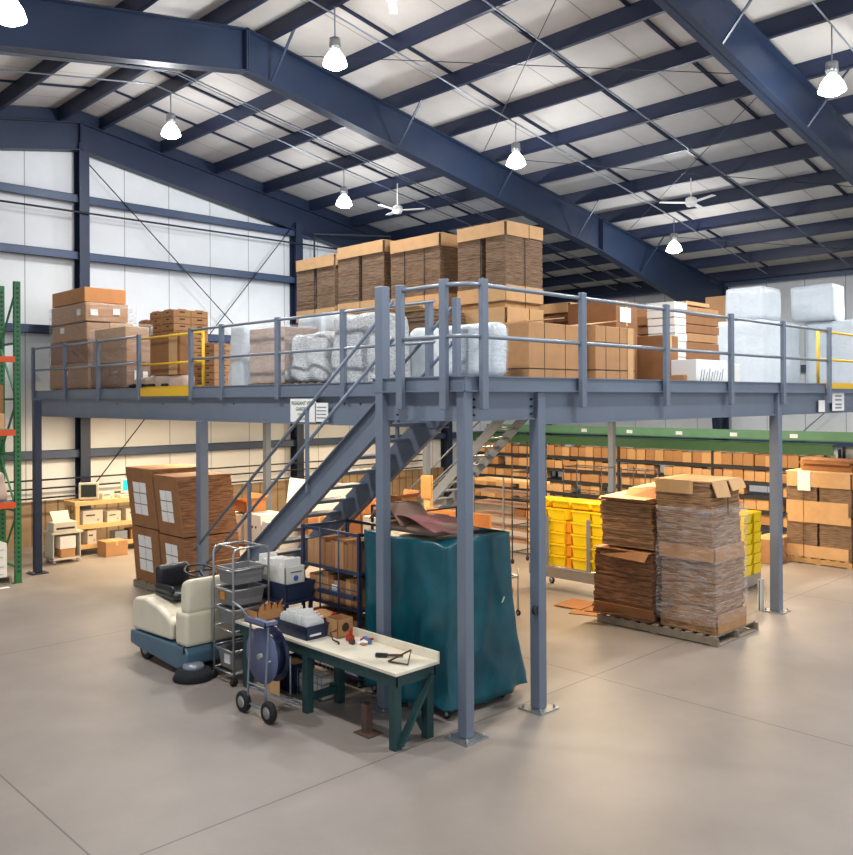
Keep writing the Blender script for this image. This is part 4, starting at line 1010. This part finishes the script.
# ============================================================ floor, right group
pallet('weathered grey pallet on the floor under the two tall cardboard piles', 11.05, 5.64, 12.3, 7.6)
def cbpile(mb, segs, seed=0):
    """leaning pile: segs are (z0, z1, x0, y0, x1, y1, dx, dy, n)"""
    for i, (z0, z1, x0, y0, x1, y1, dx, dy, n) in enumerate(segs): sheets(mb, x0, y0, z0, x1, y1, z1, n, .012, (dx, dy), seed + i)
    return mb
t = thing('cardboard_pile', 'loose leaning pile of brown flat boxes, left half of the grey floor pallet', 'cardboard pile', (11.1, 6.7, .14))
mb = MB(); sheets(mb, -.04, -.02, 0, .95, .98, .98, 30, .014, (.03, -.03), 3); mb.build('lower_bundle', 'edge2', t)
mb = MB(); sheets(mb, .02, -.04, 1.05, .95, .84, 1.72, 22, .014, (-.02, .03), 5); mb.build('upper_bundle', 'edge', t)
mb = MB(); mb.hexa([(-.06, -.03, 1.0), (.96, -.03, .985), (.96, .92, .985), (-.06, .96, 1.0)], [(-.06, -.03, 1.012), (.96, -.03, 1.05), (.96, .86, 1.05), (-.06, .96, 1.012)])
mb.bar((-.02, .4, 1.02), (-.12, .42, .9), .9, .006); mb.build('bent_sheets', 'card3', t)
mb = MB()
for k in range(3): mb.bar((-.1 - .02 * k, .4, 1.75 + .02 * k), (.95, .38, 1.745 + .045 * k), .9 - .05 * k, .008)
mb.hexa([(.1, -.02, 1.76), (.9, -.02, 1.76), (.9, .55, 1.76), (.1, .55, 1.76)], [(.2, -.02, 1.98), (.88, -.02, 1.98), (.88, .45, 1.96), (.2, .48, 1.92)])
mb.build('loose_top_sheets', 'card', t)
mb = MB(); mb.bar((-.05, .4, .05), (-.1, .4, .2), 1.0, .008); mb.bar((.0, .6, .02), (-.12, .55, .06), .9, .01); mb.build('slipped_sheet', 'card3', t)
t = thing('cardboard_pile', 'taller cling wrapped pile of flat boxes, right half of the grey floor pallet', 'cardboard pile', (11.12, 5.72, .14))
mb = MB(); sheets(mb, 0, 0, 0, .86, .84, 1.08, 34, .01, (.06, .0), 7); mb.build('lower_bundle', 'edge', t)
mb = MB(); sheets(mb, .0, .02, 1.09, .86, .86, 2.1, 34, .01, (-.05, .02), 9); mb.build('upper_bundle', 'edge', t)
mb = MB(); mb.box(-.02, 0, 1.0, -.006, .84, 1.2); mb.box(0, -.02, .98, .86, -.006, 1.2); mb.box(.05, -.03, .0, .9, -.015, .26); mb.build('kraft_bands', 'card', t)
mb = MB(); mb.box(-.06, .0, 2.1, .84, .9, 2.118); mb.box(-.075, .28, 1.93, -.062, .86, 2.118); mb.hexa([(.0, -.05, 1.9), (.38, -.06, 1.88), (.38, -.045, 1.88), (.0, -.035, 1.9)], [(-.06, .0, 2.118), (.36, .0, 2.118), (.36, .012, 2.118), (-.06, .012, 2.118)])
mb.hexa([(.44, -.06, 1.96), (.86, -.06, 1.98), (.86, -.045, 1.98), (.44, -.045, 1.96)], [(.42, .0, 2.118), (.84, .0, 2.118), (.84, .012, 2.118), (.42, .012, 2.118)]); mb.build('cardboard_cap', 'card2', t)
s = MB(); s.box(.36, -.022, 1.65, .38, -.016, 2.0); s.build('gap_shade_strip', 'slot', t)  # solid dark strip, its colour standing in for shade between the cap flaps
lump(-.05, -.05, .1, .95, .89, 1.75, .035, 2.6, .055, .05, 21).build('stretch_wrap', 'wrapc', t)

# yellow bin carts
def bincart(lab, x0, y0, X, Y, H, z0, rows, cols, cols2, glab):
    t = thing('bin_cart', lab, 'cart', (x0, y0, 0))
    b = MB()
    b.tube([(0, 0, z0), (X, 0, z0), (X, Y, z0), (0, Y, z0), (0, 0, z0)], .014, 6)
    b.build('base_frame', 'galv', t)
    m_ = MB(); m_.box(-.004, 0, z0 - .2, .004, Y, z0 - .02); m_.box(0, -.004, z0 - .2, X, .004, z0 - .02); m_.box(0, 0, z0 - .01, X, Y, z0); m_.build('perforated_skirt', 'galv', t)
    for y in (Y * .08, Y * .5, Y * .93):
        MB().box(X / 2 - .02, y - .03, z0, X / 2 + .02, y + .03, H).build('mast', 'tube', t)
    for y in (.25 * Y, .75 * Y): MB().box(-.045, y - .03, z0, -.015, y + .03, H - .1).build('front_post', 'tube', t)
    for x in (.05, X - .05):
        for y in (.08, Y - .08):
            wheel(.06, .03, x, y, t, 'caster'); 
            MB().box(x - .015, y - .015, .1, x + .015, y + .015, z0 - .02).build('caster_stem', 'galv', t)
    return t
def ybin():
    t = thing('yellow_bin', 'x', 'bin', (0, 0, 0))
    mb = MB(); mb.tray(0, 0, 0, .3, .36, .17, .008, .02); mb.box(-.012, -.01, .15, 0, .37, .178); mb.build('tub', 'yellow', t)
    mb = MB(); mb.box(.04, .03, .01, .27, .33, .13); mb.build('contents', 'orangey', t)
    return t
yb = ybin(); yfirst = True
def putbin(loc, rz, lab, grp, sc=None):
    global yfirst
    if yfirst: o = yb; o.location = loc; o.rotation_euler = (0, 0, rz); o['label'] = lab; o['group'] = grp; yfirst = False; 
    else: o = copy_tree(yb, loc, rz, lab, group=grp)
    if sc: o.scale = sc
bincart('chrome cart of yellow bins standing left of the two tall floor piles', 12.2, 8.1, .62, 1.75, 1.45, .46, 5, 3, 3, '')
for k in range(5):
    for j in range(4):
        putbin((12.2, 8.12 + j * .40 + (.13 if j > 1 else 0), .465 + k * .205), 0, 'yellow plastic bin with dark gap below, on the cart left of the floor piles', 'yellow bins on the left cart', (1, 1.08, 1.12))
for k in range(4): tag(MB().box(0, 0, 0, .12, .1, .17).build('bin_divider', 'orangey', loc=(12.22, 8.93, .47 + k * .205)), 'deep orange divider between yellow bins of the left cart, %s one' % ('lowest', 'second lowest', 'third', 'topmost')[k], 'divider')
lump(12.22, 8.15, 1.47, 12.8, 9.8, 1.6, .02, 3, .1, .08, 3).b.free()
for j in range(4): putbin((12.24, 8.16 + j * .42, 1.5), 0, 'yellow bin in the uneven top row of the left bin cart', 'top row bins on the left cart', (1.6, 1.05, .7))
bincart('chrome cart of yellow bins seen edge on, right of the cling wrapped pile', 14.5, 6.95, .75, .9, 1.36, .25, 6, 2, 2, '')
for k in range(6):
    for j in range(2):
        putbin((14.52 + j * .37, 6.9, .26 + k * .185), 0, 'yellow bin on the cart right of the cling wrapped pile', 'yellow bins on the right cart', (1.05, 1.1, 1.05))
# papers on the floor, white stub
t = thing('flattened_box', 'flattened brown box lying on the floor left of the tall floor piles', 'cardboard', (11.5, 8.1, .0)); MB().box(-.3, -.25, .002, .4, .25, .014, rot=.4).box(-.1, .1, .015, .5, .6, .024, rot=.1).build('sheet', 'card3', t)
t = thing('white_guard', 'pale upright corner guard on the floor beside the right platform column', 'corner guard', (13.42, 6.14, 0)); MB().box(0, 0, 0, .02, .02, .5).box(0, 0, 0, .18, .01, .5).build('guard', 'white', t)

# brown cardboard pile at the far right, on a new pallet
pallet('pale new pallet under the brown cardboard pile at the right edge', 17.9, 6.3, 19.1, 7.62, m='palletn')
pallet('second pale pallet cut off by the right edge', 17.9, 4.9, 19.1, 6.15, m='palletn')
for lab, y0, y1, zt in (('brown double stacked cardboard pile at the far right with a white tag', 6.32, 7.6, 1.88), ('plain brown cardboard pile cut off by the right edge', 4.92, 6.13, 1.86)):
    t = thing('cardboard_pile', lab, 'cardboard pile', (17.92, y0, .14)); L = y1 - y0; H = zt - .14
    mb = MB(); sheets(mb, 0, 0, 0, 1.15, L * .48, H * .48, 14, .006, seed=1); sheets(mb, 0, L * .52, 0, 1.15, L, H * .48, 14, .006, seed=2); sheets(mb, 0, 0, H * .5, 1.15, L * .48, H, 14, .006, seed=3); sheets(mb, 0, L * .52, H * .5, 1.15, L, H, 14, .006, seed=4)
    mb.build('flattened_boxes', 'edgev', t)
    mb = MB(); cap(mb, 0, 0, 1.15, L, H, .3); mb.box(-.02, .05, H * .5, -.008, L, H * .5 + .28); mb.box(-.026, .0, H * .5 - .16, -.01, L - .03, H * .5); mb.box(-.02, .05, 0, -.008, L, .24); mb.build('kraft_caps', 'card2' if y0 > 6 else 'card', t)
    if y0 > 6: MB().box(-.034, L - .5, H - .38, -.026, L - .24, H + .02).build('white_tag', 'paper', t)
    else: None
    s = MB(); s.box(-.03, L * .72, 0, -.024, L * .72 + .006, H); s.build('strap', 'dark', t)
t = thing('flattened_box', 'loose brown sheets on top of the far right cardboard pile', 'cardboard', (18.2, 6.4, 1.9)); sheets(MB(), 0, 0, 0, .8, 1.0, .22, 5, .05, seed=3).build('sheets', 'card3', t)

# ============================================================ flow racks along the right side
def carton_row(x, y0, y1, z, lab, grp, w=.3, h=.3, d=.4, seed=0, skip=.04, types=(0, 0, 2, 2)):
    r = random.Random(seed); y = y0
    while y < y1:
        if r.random() > skip:
            put(r.choice(types), (x + r.uniform(-.03, .03), y, z), lab, 'carton', grp, (d / .3, (w - .02) / .1, h / .32 * r.uniform(.85, 1.05)), r.uniform(-.04, .04))
        y += w
t = thing('flow_rack', 'long dark shelving rack of brown cartons running along the right side', 'rack', (20.8, 7.9, 0)); RL_ = 11.3
for z in (.25, .62, .98, 1.32, 1.7):
    MB().box(-.05, 0, z - .09, .0, RL_, z).box(0, 0, z - .03, .9, RL_, z - .01).build('shelf', 'dark', t)
for k in range(5):
    y = k * RL_ / 4
    MB().box(-.04, y - .03, 0, .02, y + .03, 2.15).build('upright', 'dark', t); MB().box(.84, y - .03, 0, .9, y + .03, 2.15).build('upright', 'dark', t)
MB().box(-.1, -.2, 2.05, -.04, RL_, 2.3).box(-.1, -.2, 2.29, .1, RL_, 2.31).build('green_header', 'dgreen', t)
t = thing('green_trough', 'light green steel trough running above and behind the flow rack', 'trough', (21.9, 5.0, 0))
MB().box(0, 0, 2.32, .06, 14.5, 2.56).box(0, 0, 2.31, .9, 14.5, 2.33).build('trough', 'lgreen', t)
for k in range(5): MB().box(.4, 1 + k * 3, 0, .48, 1.08 + k * 3, 2.31).build('leg', 'dgreen', t)
for k in range(9): MB().box(-.006, .8 + k * 1.6, 2.38, -.001, 1.0 + k * 1.6, 2.48).build('white_tag', 'paper', t)
for i, (z, zn, h) in enumerate(((1.705, 'top', .3), (1.325, 'second', .27), (.985, 'third', .26), (.625, 'fourth', .28), (.255, 'lowest', .28))):
    carton_row(20.98, 8.1, 19.0, z, 'brown carton in the row on the %s shelf of the long flow rack' % zn, 'cartons on the %s shelf of the flow rack' % zn, .28 if i < 2 else .33, h, .34, i, .03 if i < 2 else .15)
carton_row(21.45, 8.1, 19.0, 1.705, 'pale carton in the back row behind the top shelf cartons', 'cartons in the back row of the top shelf', .3, .37, .3, 9, .2, (3, 2, 3))
carton_row(22.3, 5.2, 8.0, 1.75, 'pale carton above the brown pile at the right edge', 'pale cartons by the right edge', .3, .36, .3, 10, .05, (3, 2, 2))
t = thing('flow_rack', 'shorter shelf rack carrying pale cartons, right of the long rack', 'rack', (22.05, 4.8, 0))
for z in (.9, 1.3, 1.74): MB().box(-.05, 0, z - .06, .6, 3.2, z).build('shelf', 'dark', t)
for y in (0.05, 3.15): MB().box(0, y - .03, 0, .05, y + .03, 2.2).build('upright', 'dark', t)
# tiered beige shelving seen between the two near columns
t = thing('tiered_shelving', 'beige tiered shelving on thin posts, seen between the nearest platform columns', 'shelving', (14.6, 11.6, 0))
for k in range(6):
    z = .25 + k * .26; MB().box(0, 0, z, .5, 1.8, z + .05).build('shelf', 'pine' if k == 5 else 'blanket', t)
for y in (.0, .9, 1.8): MB().box(-.02, y - .015, 0, .01, y + .015, 1.66).build('post', 'tube', t)
carton_row(14.85, 11.8, 13.3, 1.07, 'small dark carton on the beige tiered shelving', 'small cartons on the tiered shelving', .3, .16, .3, 4, .4, (1, 2)) 
carton_row(14.85, 11.8, 13.3, .81, 'small dark carton low on the beige tiered shelving', 'low cartons on the tiered shelving', .35, .16, .3, 5, .4, (1, 2)) 
# wire carts behind
def wirecart(lab, x, y, X, Y, H, n=4, m_='dark'):
    t = thing('wire_cart', lab, 'wire cart', (x, y, 0)); b = MB()
    for a in (0, X):
        for c in (0, Y): b.tube([(a, c, .1), (a, c, H)], .014, 6)
    b.build('posts', m_, t)
    for k in range(n):
        z = .25 + k * (H - .3) / (n - 1); s = MB(); s.tube([(0, 0, z), (X, 0, z), (X, Y, z), (0, Y, z), (0, 0, z)], .009, 6)
        for q in range(1, 8): s.tube([(0, Y * q / 8, z), (X, Y * q / 8, z)], .004, 5)
        s.build('wire_shelf', m_, t)
    for a in (0, X):
        for c in (0, Y): MB().lathe([(.01, -.012), (.05, -.012), (.05, .012), (.01, .012)], 10, Matrix.Translation((a, c, .05)) @ Matrix.Rotation(1.57, 4, 'X')).build('caster', 'rubber', t)
    return t
wirecart('tall dark wire cart left of the second platform column', 13.7, 11.0, .5, .5, 2.5, 5)
wirecart('dark wire cart standing behind the yellow bins', 15.6, 10.6, .5, 1.0, 1.95)
wirecart('second wire cart behind the yellow bins, nearer the back column', 16.2, 9.9, .5, .6, 1.9)
t = thing('floor_cart', 'low chrome cart loaded with crumpled brown goods, left of the second column', 'cart', (9.9, 8.7, 0))
b = MB(); b.tube([(0, 0, .62), (.6, 0, .62), (.6, .9, .62), (0, .9, .62), (0, 0, .62)], .02, 6); b.box(0, 0, .6, .6, .9, .61)
for a in (0, .6):
    for c in (0, .9): b.tube([(a, c, .08), (a, c, .75)], .014, 6)
b.build('frame', 'galv', t); lump(.05, .05, .12, .55, .85, .5, .06, 4, .08, .1, 4).build('crumpled_goods', 'card3', t)
for a in (0, .6):
    for c in (0, .9): wheel(.045, .025, a, c, t, 'caster')
for lab, x, y0, y1, z0, z1, m_ in (('wrapped carton low beside the right platform column', 16.5, 8.2, 9.0, 0, .5, 'card2'), ('low brown carton behind the right bin cart', 17.3, 7.6, 8.1, 0, .5, 'card')):
    carton(lab, x, y0, z0, x + .9, y1, z1, m_)

# ============================================================ back left, under the platform
t = thing('pine_shelf_bench', 'pine wood shelf bench full of old computers, against the left wall', 'shelf', (7.65, 18.85, 0)); SX, SY = 3.2, .62
for z in (.14, .58, 1.1): MB().box(0, 0, z, SX, SY, z + .09).build('shelf', 'pine', t)
for x in (0.02, SX * .5, SX - .1):
    for y in (0.01, SY - .09): MB().box(x, y, 0, x + .09, y + .08, 1.1).build('post', 'pine', t)
def monitor(lab, x, y, z, s=.36, m_='dscreen', rz=0):
    t = thing('crt_monitor', lab, 'monitor', (x, y, z), rz)
    MB().box(-s / 2, 0, .03, s / 2, .06, s * .95).build('front_bezel', 'beige', t, bevel=.01)
    MB().box(-s * .38, -.006, .08, s * .38, .002, s * .84).build('screen', m_, t)
    MB().hexa([(-s / 2 + .01, .06, .04), (s / 2 - .01, .06, .04), (s * .3, .38, .08), (-s * .3, .38, .08)], [(-s / 2 + .01, .06, s * .93), (s / 2 - .01, .06, s * .93), (s * .3, .38, s * .75), (-s * .3, .38, s * .75)]).build('tube_housing', 'beige', t)
    MB().box(-s * .3, .05, 0, s * .3, .3, .03).build('stand', 'beige', t)
monitor('beige monitor with a dark screen, leftmost on the pine bench', 8.0, 18.95, 1.192, .42, rz=-.5)
monitor('monitor with a lit cyan screen on the pine bench', 8.95, 18.95, 1.27, .38, 'screen', -.25)
monitor('beige monitor at the right end of the pine bench, half hidden by cardboard', 9.75, 18.95, 1.192, .38, rz=-1.0)
def device(name, lab, cat, x, y, z, sx, sy, sz, m_='beige', slot=True, rz=0):
    t = thing(name, lab, cat, (x, y, z), rz); MB().box(0, 0, 0, sx, sy, sz).build('case', m_, t, bevel=.008)
    if slot:
        MB().box(sx * .15, -.004, sz * .6, sx * .6, .0, sz * .7).build('slot', 'dark', t); MB().box(sx * .7, -.006, sz * .2, sx * .8, .0, sz * .35).build('button', 'tube', t)
    return t
device('computer_case', 'flat beige computer case under the cyan monitor', 'computer', 8.7, 18.88, 1.192, .6, .4, .078)
device('telephone_box', 'small beige device between the two left monitors', 'device', 8.28, 18.88, 1.192, .28, .2, .16)
device('black_keyboard', 'black keyboard heap right of the cyan monitor', 'keyboard', 9.35, 18.9, 1.192, .3, .3, .1, 'black', False)
device('computer_case', 'large beige computer case on the middle shelf of the bench, left end', 'computer', 7.85, 18.9, .672, .45, .4, .3)
device('desk_printer', 'small grey printer on the middle shelf of the bench', 'printer', 8.4, 18.9, .672, .32, .3, .24)
device('computer_case', 'wide beige computer case at the right of the middle shelf', 'computer', 8.85, 18.92, .672, .62, .4, .26)
device('black_adapter', 'black adapter tangle at the right end of the middle shelf', 'device', 9.5, 18.9, .672, .3, .2, .12, 'black', False)
device('tower_computer', 'upright beige computer tower on the lowest bench shelf', 'computer', 7.95, 18.9, .232, .2, .4, .3)
device('document_box', 'white document box at the right of the lowest bench shelf', 'box', 9.25, 18.9, .232, .24, .35, .3, 'white', False)
device('dusty_bag', 'grey bag with a dark strap on the lowest bench shelf', 'bag', 8.6, 18.95, .232, .3, .3, .2, 'tube', False)
t = thing('paper_pile', 'thin pile of white papers lying on the lowest bench shelf', 'papers', (8.2, 18.88, .232)); MB().box(0, 0, 0, .35, .3, .02).build('sheets', 'paper', t)
carton('brown carton on the lowest bench shelf beside the white box', 8.95, 18.9, .232, 9.22, 19.25, .45, 'card3')
carton('brown carton on the floor below the pine bench', 8.1, 18.75 - .45, 0, 8.6, 18.75, .32, 'card')
t = thing('printer_stand', 'beige wheeled printer stand left of the pine bench', 'stand', (6.95, 18.25, 0))
MB().box(-.03, -.03, .62, .62, .5, .66).box(0, 0, .08, .58, .46, .12).build('shelf', 'beige', t); MB().box(0, 0, .1, .02, .46, .62).box(.56, 0, .1, .58, .46, .62).box(0, .44, .1, .58, .46, .62).build('side_panels', 'beige', t)
for x in (.04, .54):
    for y in (.04, .42): MB().lathe([(.01, -.012), (.04, -.012), (.04, .012), (.01, .012)], 10, Matrix.Translation((x, y, .04)) @ Matrix.Rotation(1.57, 4, 'X')).build('caster', 'galv', t)
t = thing('office_printer', 'beige office printer with sloping paper tray on the wheeled stand', 'printer', (6.98, 18.3, .662)); MB().box(0, 0, 0, .5, .38, .2).build('case', 'beige', t, bevel=.015); MB().bar((.12, .2, .2), (.12, .36, .4), .03, .3) .b.free(); MB().hexa([(.08, .2, .2), (.42, .2, .2), (.42, .24, .2), (.08, .24, .2)], [(.06, .36, .4), (.44, .36, .4), (.44, .38, .4), (.06, .38, .4)]).build('paper_tray', 'cream', t); MB().box(.06, -.006, .05, .44, .0, .09).build('output_slot', 'dark', t)
device('paper_box', 'white printed box inside the wheeled printer stand', 'box', 7.12, 18.27, .121, .3, .3, .18, 'card', False)
device('hanging_papers', 'white papers stacked on the box in the printer stand', 'papers', 7.1, 18.26, .303, .33, .3, .26, 'white', False)

# bench of fruit cartons behind the stair
t = thing('work_table', 'low brown table behind the stair carrying white and brown cartons', 'table', (8.75, 12.3, 0))
MB().box(0, 0, .68, 1.1, 2.5, .73).build('table_top', 'card3', t)
for x in (.05, 1.0):
    for y in (.05, 2.4): MB().box(x - .03, y - .03, 0, x + .03, y + .03, .68).build('leg', 'bgreen', t)
for i, (y, m_, z0, z1) in enumerate(((14.0, 'white', .733, 1.25), (13.35, 'white', .733, 1.3), (12.75, 'white', .733, 1.2))):
    t = carton(('leftmost', 'middle', 'rightmost')[i] + ' of the white fruit cartons with dark round holes behind the stair', 8.8, y, z0, 9.35, y + .55, z1, m_, tape=False)
    for a in (-.12, .0, .12): MB().lathe([(.005, 0), (.025, 0), (.025, .003), (.005, .003)], 12, Matrix.Translation((-.277, a, .34)) @ Matrix.Rotation(1.57, 4, 'Y')).build('round_hole', 'slot', t)
carton('open brown carton on top of the white fruit cartons', 8.85, 13.9, 1.302, 9.3, 14.5, 1.5, 'ocard', open_=True)
carton('brown carton behind the stair handrail, right of the fruit cartons', 9.2, 12.45, .733, 9.7, 12.72, 1.3, 'ocard')
t = thing('leaning_board', 'big blank white board leaning behind the stair stringer', 'board', (10.6, 13.3, 0)); MB().hexa([(.0, 0, .0), (.04, 0, .0), (.04, 2.1, .0), (.0, 2.1, .0)], [(.3, 0, 1.72), (.34, 0, 1.72), (.34, 2.1, 1.72), (.3, 2.1, 1.72)]).build('board', 'white', t)
t = thing('work_table', 'second table of brown cartons, deeper behind the stair treads', 'table', (10.0, 9.9, 0))
MB().box(0, 0, .75, .9, 3.2, .8).build('table_top', 'pine', t)
for x in (.05, .85):
    for y in (.05, 3.15): MB().box(x - .03, y - .03, 0, x + .03, y + .03, .75).build('leg', 'pine', t)
rr = random.Random(21)
for k, (y, h, m_, nm) in enumerate(((9.95, .5, 'ocard', 'orange brown carton nearest the pink blanket on the second table'), (10.5, .45, 'white', 'white carton beside the orange one on the second table'), (10.95, .62, 'card', 'kraft carton in the middle of the second table'), (11.5, .5, 'white', 'white carton near the middle of the second table'), (12.0, .7, 'ocard', 'tall orange carton near the far end of the second table'), (12.55, .45, 'card2', 'pale carton at the far end of the second table'))):
    carton(nm, 10.05, y, .802, 10.55, y + .45, .802 + h, m_, open_=(k % 2 == 0))
carton('open brown carton stacked above the kraft carton on the second table', 10.1, 10.98, 1.43, 10.5, 11.38, 1.7, 'card3', open_=True)
t = thing('orange_board', 'plain orange board standing behind the teal cart, between the two near columns', 'board', (11.3, 10.0, 0)); MB().box(0, 0, .3, .04, 1.6, 1.38).build('board', 'ocard', t); MB().box(0, 0.1, 0, .04, .18, .3).box(0, 1.4, 0, .04, 1.48, .3).build('foot', 'pine', t)
t = thing('timber_post', 'upright pine timber standing behind the teal cart', 'post', (11.9, 12.1, 0)); MB().box(0, 0, 0, .09, .16, 1.9).build('timber', 'pine', t); MB().box(-.03, -.06, 1.45, .0, .22, 1.9).build('cleat', 'ocard', t)
t = thing('wire_cage_box', 'low wire framed box of brown cartons behind the blue cage cart', 'wire cage', (8.0, 8.3, 0))
b = MB()
for x in (0, .7):
    for y in (0, 1.0): b.box(x - .015, y - .015, 0, x + .015, y + .015, 1.92)
for z in (.2, 1.0, 1.9): b.box(-.01, 0, z, .01, 1.0, z + .02).box(0, -.01, z, .7, .01, z + .02).box(0, .99, z, .7, 1.01, z + .02)
b.box(0, 0, .98, .7, 1.0, 1.0); b.build('frame', 'dark', t)
carton('left brown carton in the low wire cage', 8.08, 8.85, 1.022, 8.6, 9.25, 1.75, 'card')
carton('right brown carton in the low wire cage', 8.08, 8.35, 1.022, 8.6, 8.8, 1.8, 'ocard')
carton('white carton standing on the floor behind the wire cage and the stair', 9.2, 8.6, 0, 9.8, 9.6, 1.2, 'white')

# ============================================================ green pallet rack at the left edge
t = thing('pallet_rack', 'green upright pallet rack with orange beams at the left edge', 'pallet rack', (5.85, 16.95, 0))
for y, x in ((0, 0), (.86, 0)):
    u = MB(); u.box(x - .1, y - .045, 0, x + .01, y + .045, 5.66); u.build('upright', 'green', t)
    h = MB()
    for k in range(60): h.box(x - .065, y - .049, .2 + k * .09, x - .025, y - .045, .24 + k * .09).box(x - .104, y - .02, .2 + k * .09, x - .1, y + .02, .24 + k * .09)
    h.build('slot_holes', 'dark', t)
b = MB()
for k in range(5): z = .3 + k * 1.05; b.bar((-.06, 0, z), (-.06, .86, z), .04, .04); b.bar((-.06, 0 if k % 2 else .86, z), (-.06, .86 if k % 2 else 0, z + 1.0), .03, .03)
b.build('bracing', 'green', t)
MB().box(-.14, -.06, 0, .02, .08, .01).box(-.14, .79, 0, .02, .93, .01).build('foot_plate', 'green', t)
for z in (1.42, 2.77, 4.14):
    for y in (-.05, .91): MB().box(-2.6, y - .025, z, -.1, y + .025, z + .11).build('beam', 'orange', t)
for z in (1.42, 2.77): MB().box(-2.6, 0, z + .09, -.12, 1.05, z + .12).build('wire_deck', 'tube', t)
pallet('pallet on the floor under the green rack', 3.6, 16.95, 5.7, 17.95)
load('wrapped brown carton on the lower orange beam of the green rack', 5.0, 16.98, 5.68, 17.9, 2.1, 'pinkwrap', .05, 3, 3, .2, 1.542, inner=None)
carton('brown carton on the lower orange beam, behind the wrapped one', 4.2, 17.1, 1.542, 4.95, 17.9, 2.2, 'card')
carton('brown carton on the upper orange beam of the green rack', 5.0, 17.0, 2.892, 5.6, 17.8, 3.18, 'card2')
carton('darker carton stacked on the brown one in the green rack', 5.0, 17.02, 3.19, 5.58, 17.7, 3.72, 'card3')
for i, (z, nm) in enumerate(((.135, 'lower'), (.45, 'upper'))):
    t = carton('%s of two white lettered cartons leaning at the foot of the green rack' % nm, 5.2, 16.97, z, 5.62, 17.4, z + .31, 'white', tape=False)
    s = MB(); s.tube([(-.12 + .09 * math.cos(a), -.222, .16 + .1 * math.sin(a)) for a in [k * .5 for k in range(11)]], .008, 5); s.bar((0, -.222, .06), (.14, -.222, .06), .02, .004); s.bar((0, -.222, .2), (.16, -.222, .2), .03, .004); s.build('dark_lettering', 'tube', t)
t = thing('small_paper', 'scrap of white paper on the floor before the green rack', 'paper scrap', (5.1, 16.6, .001)); MB().box(0, 0, 0, .45, .12, .004).build('sheet', 'paper', t)
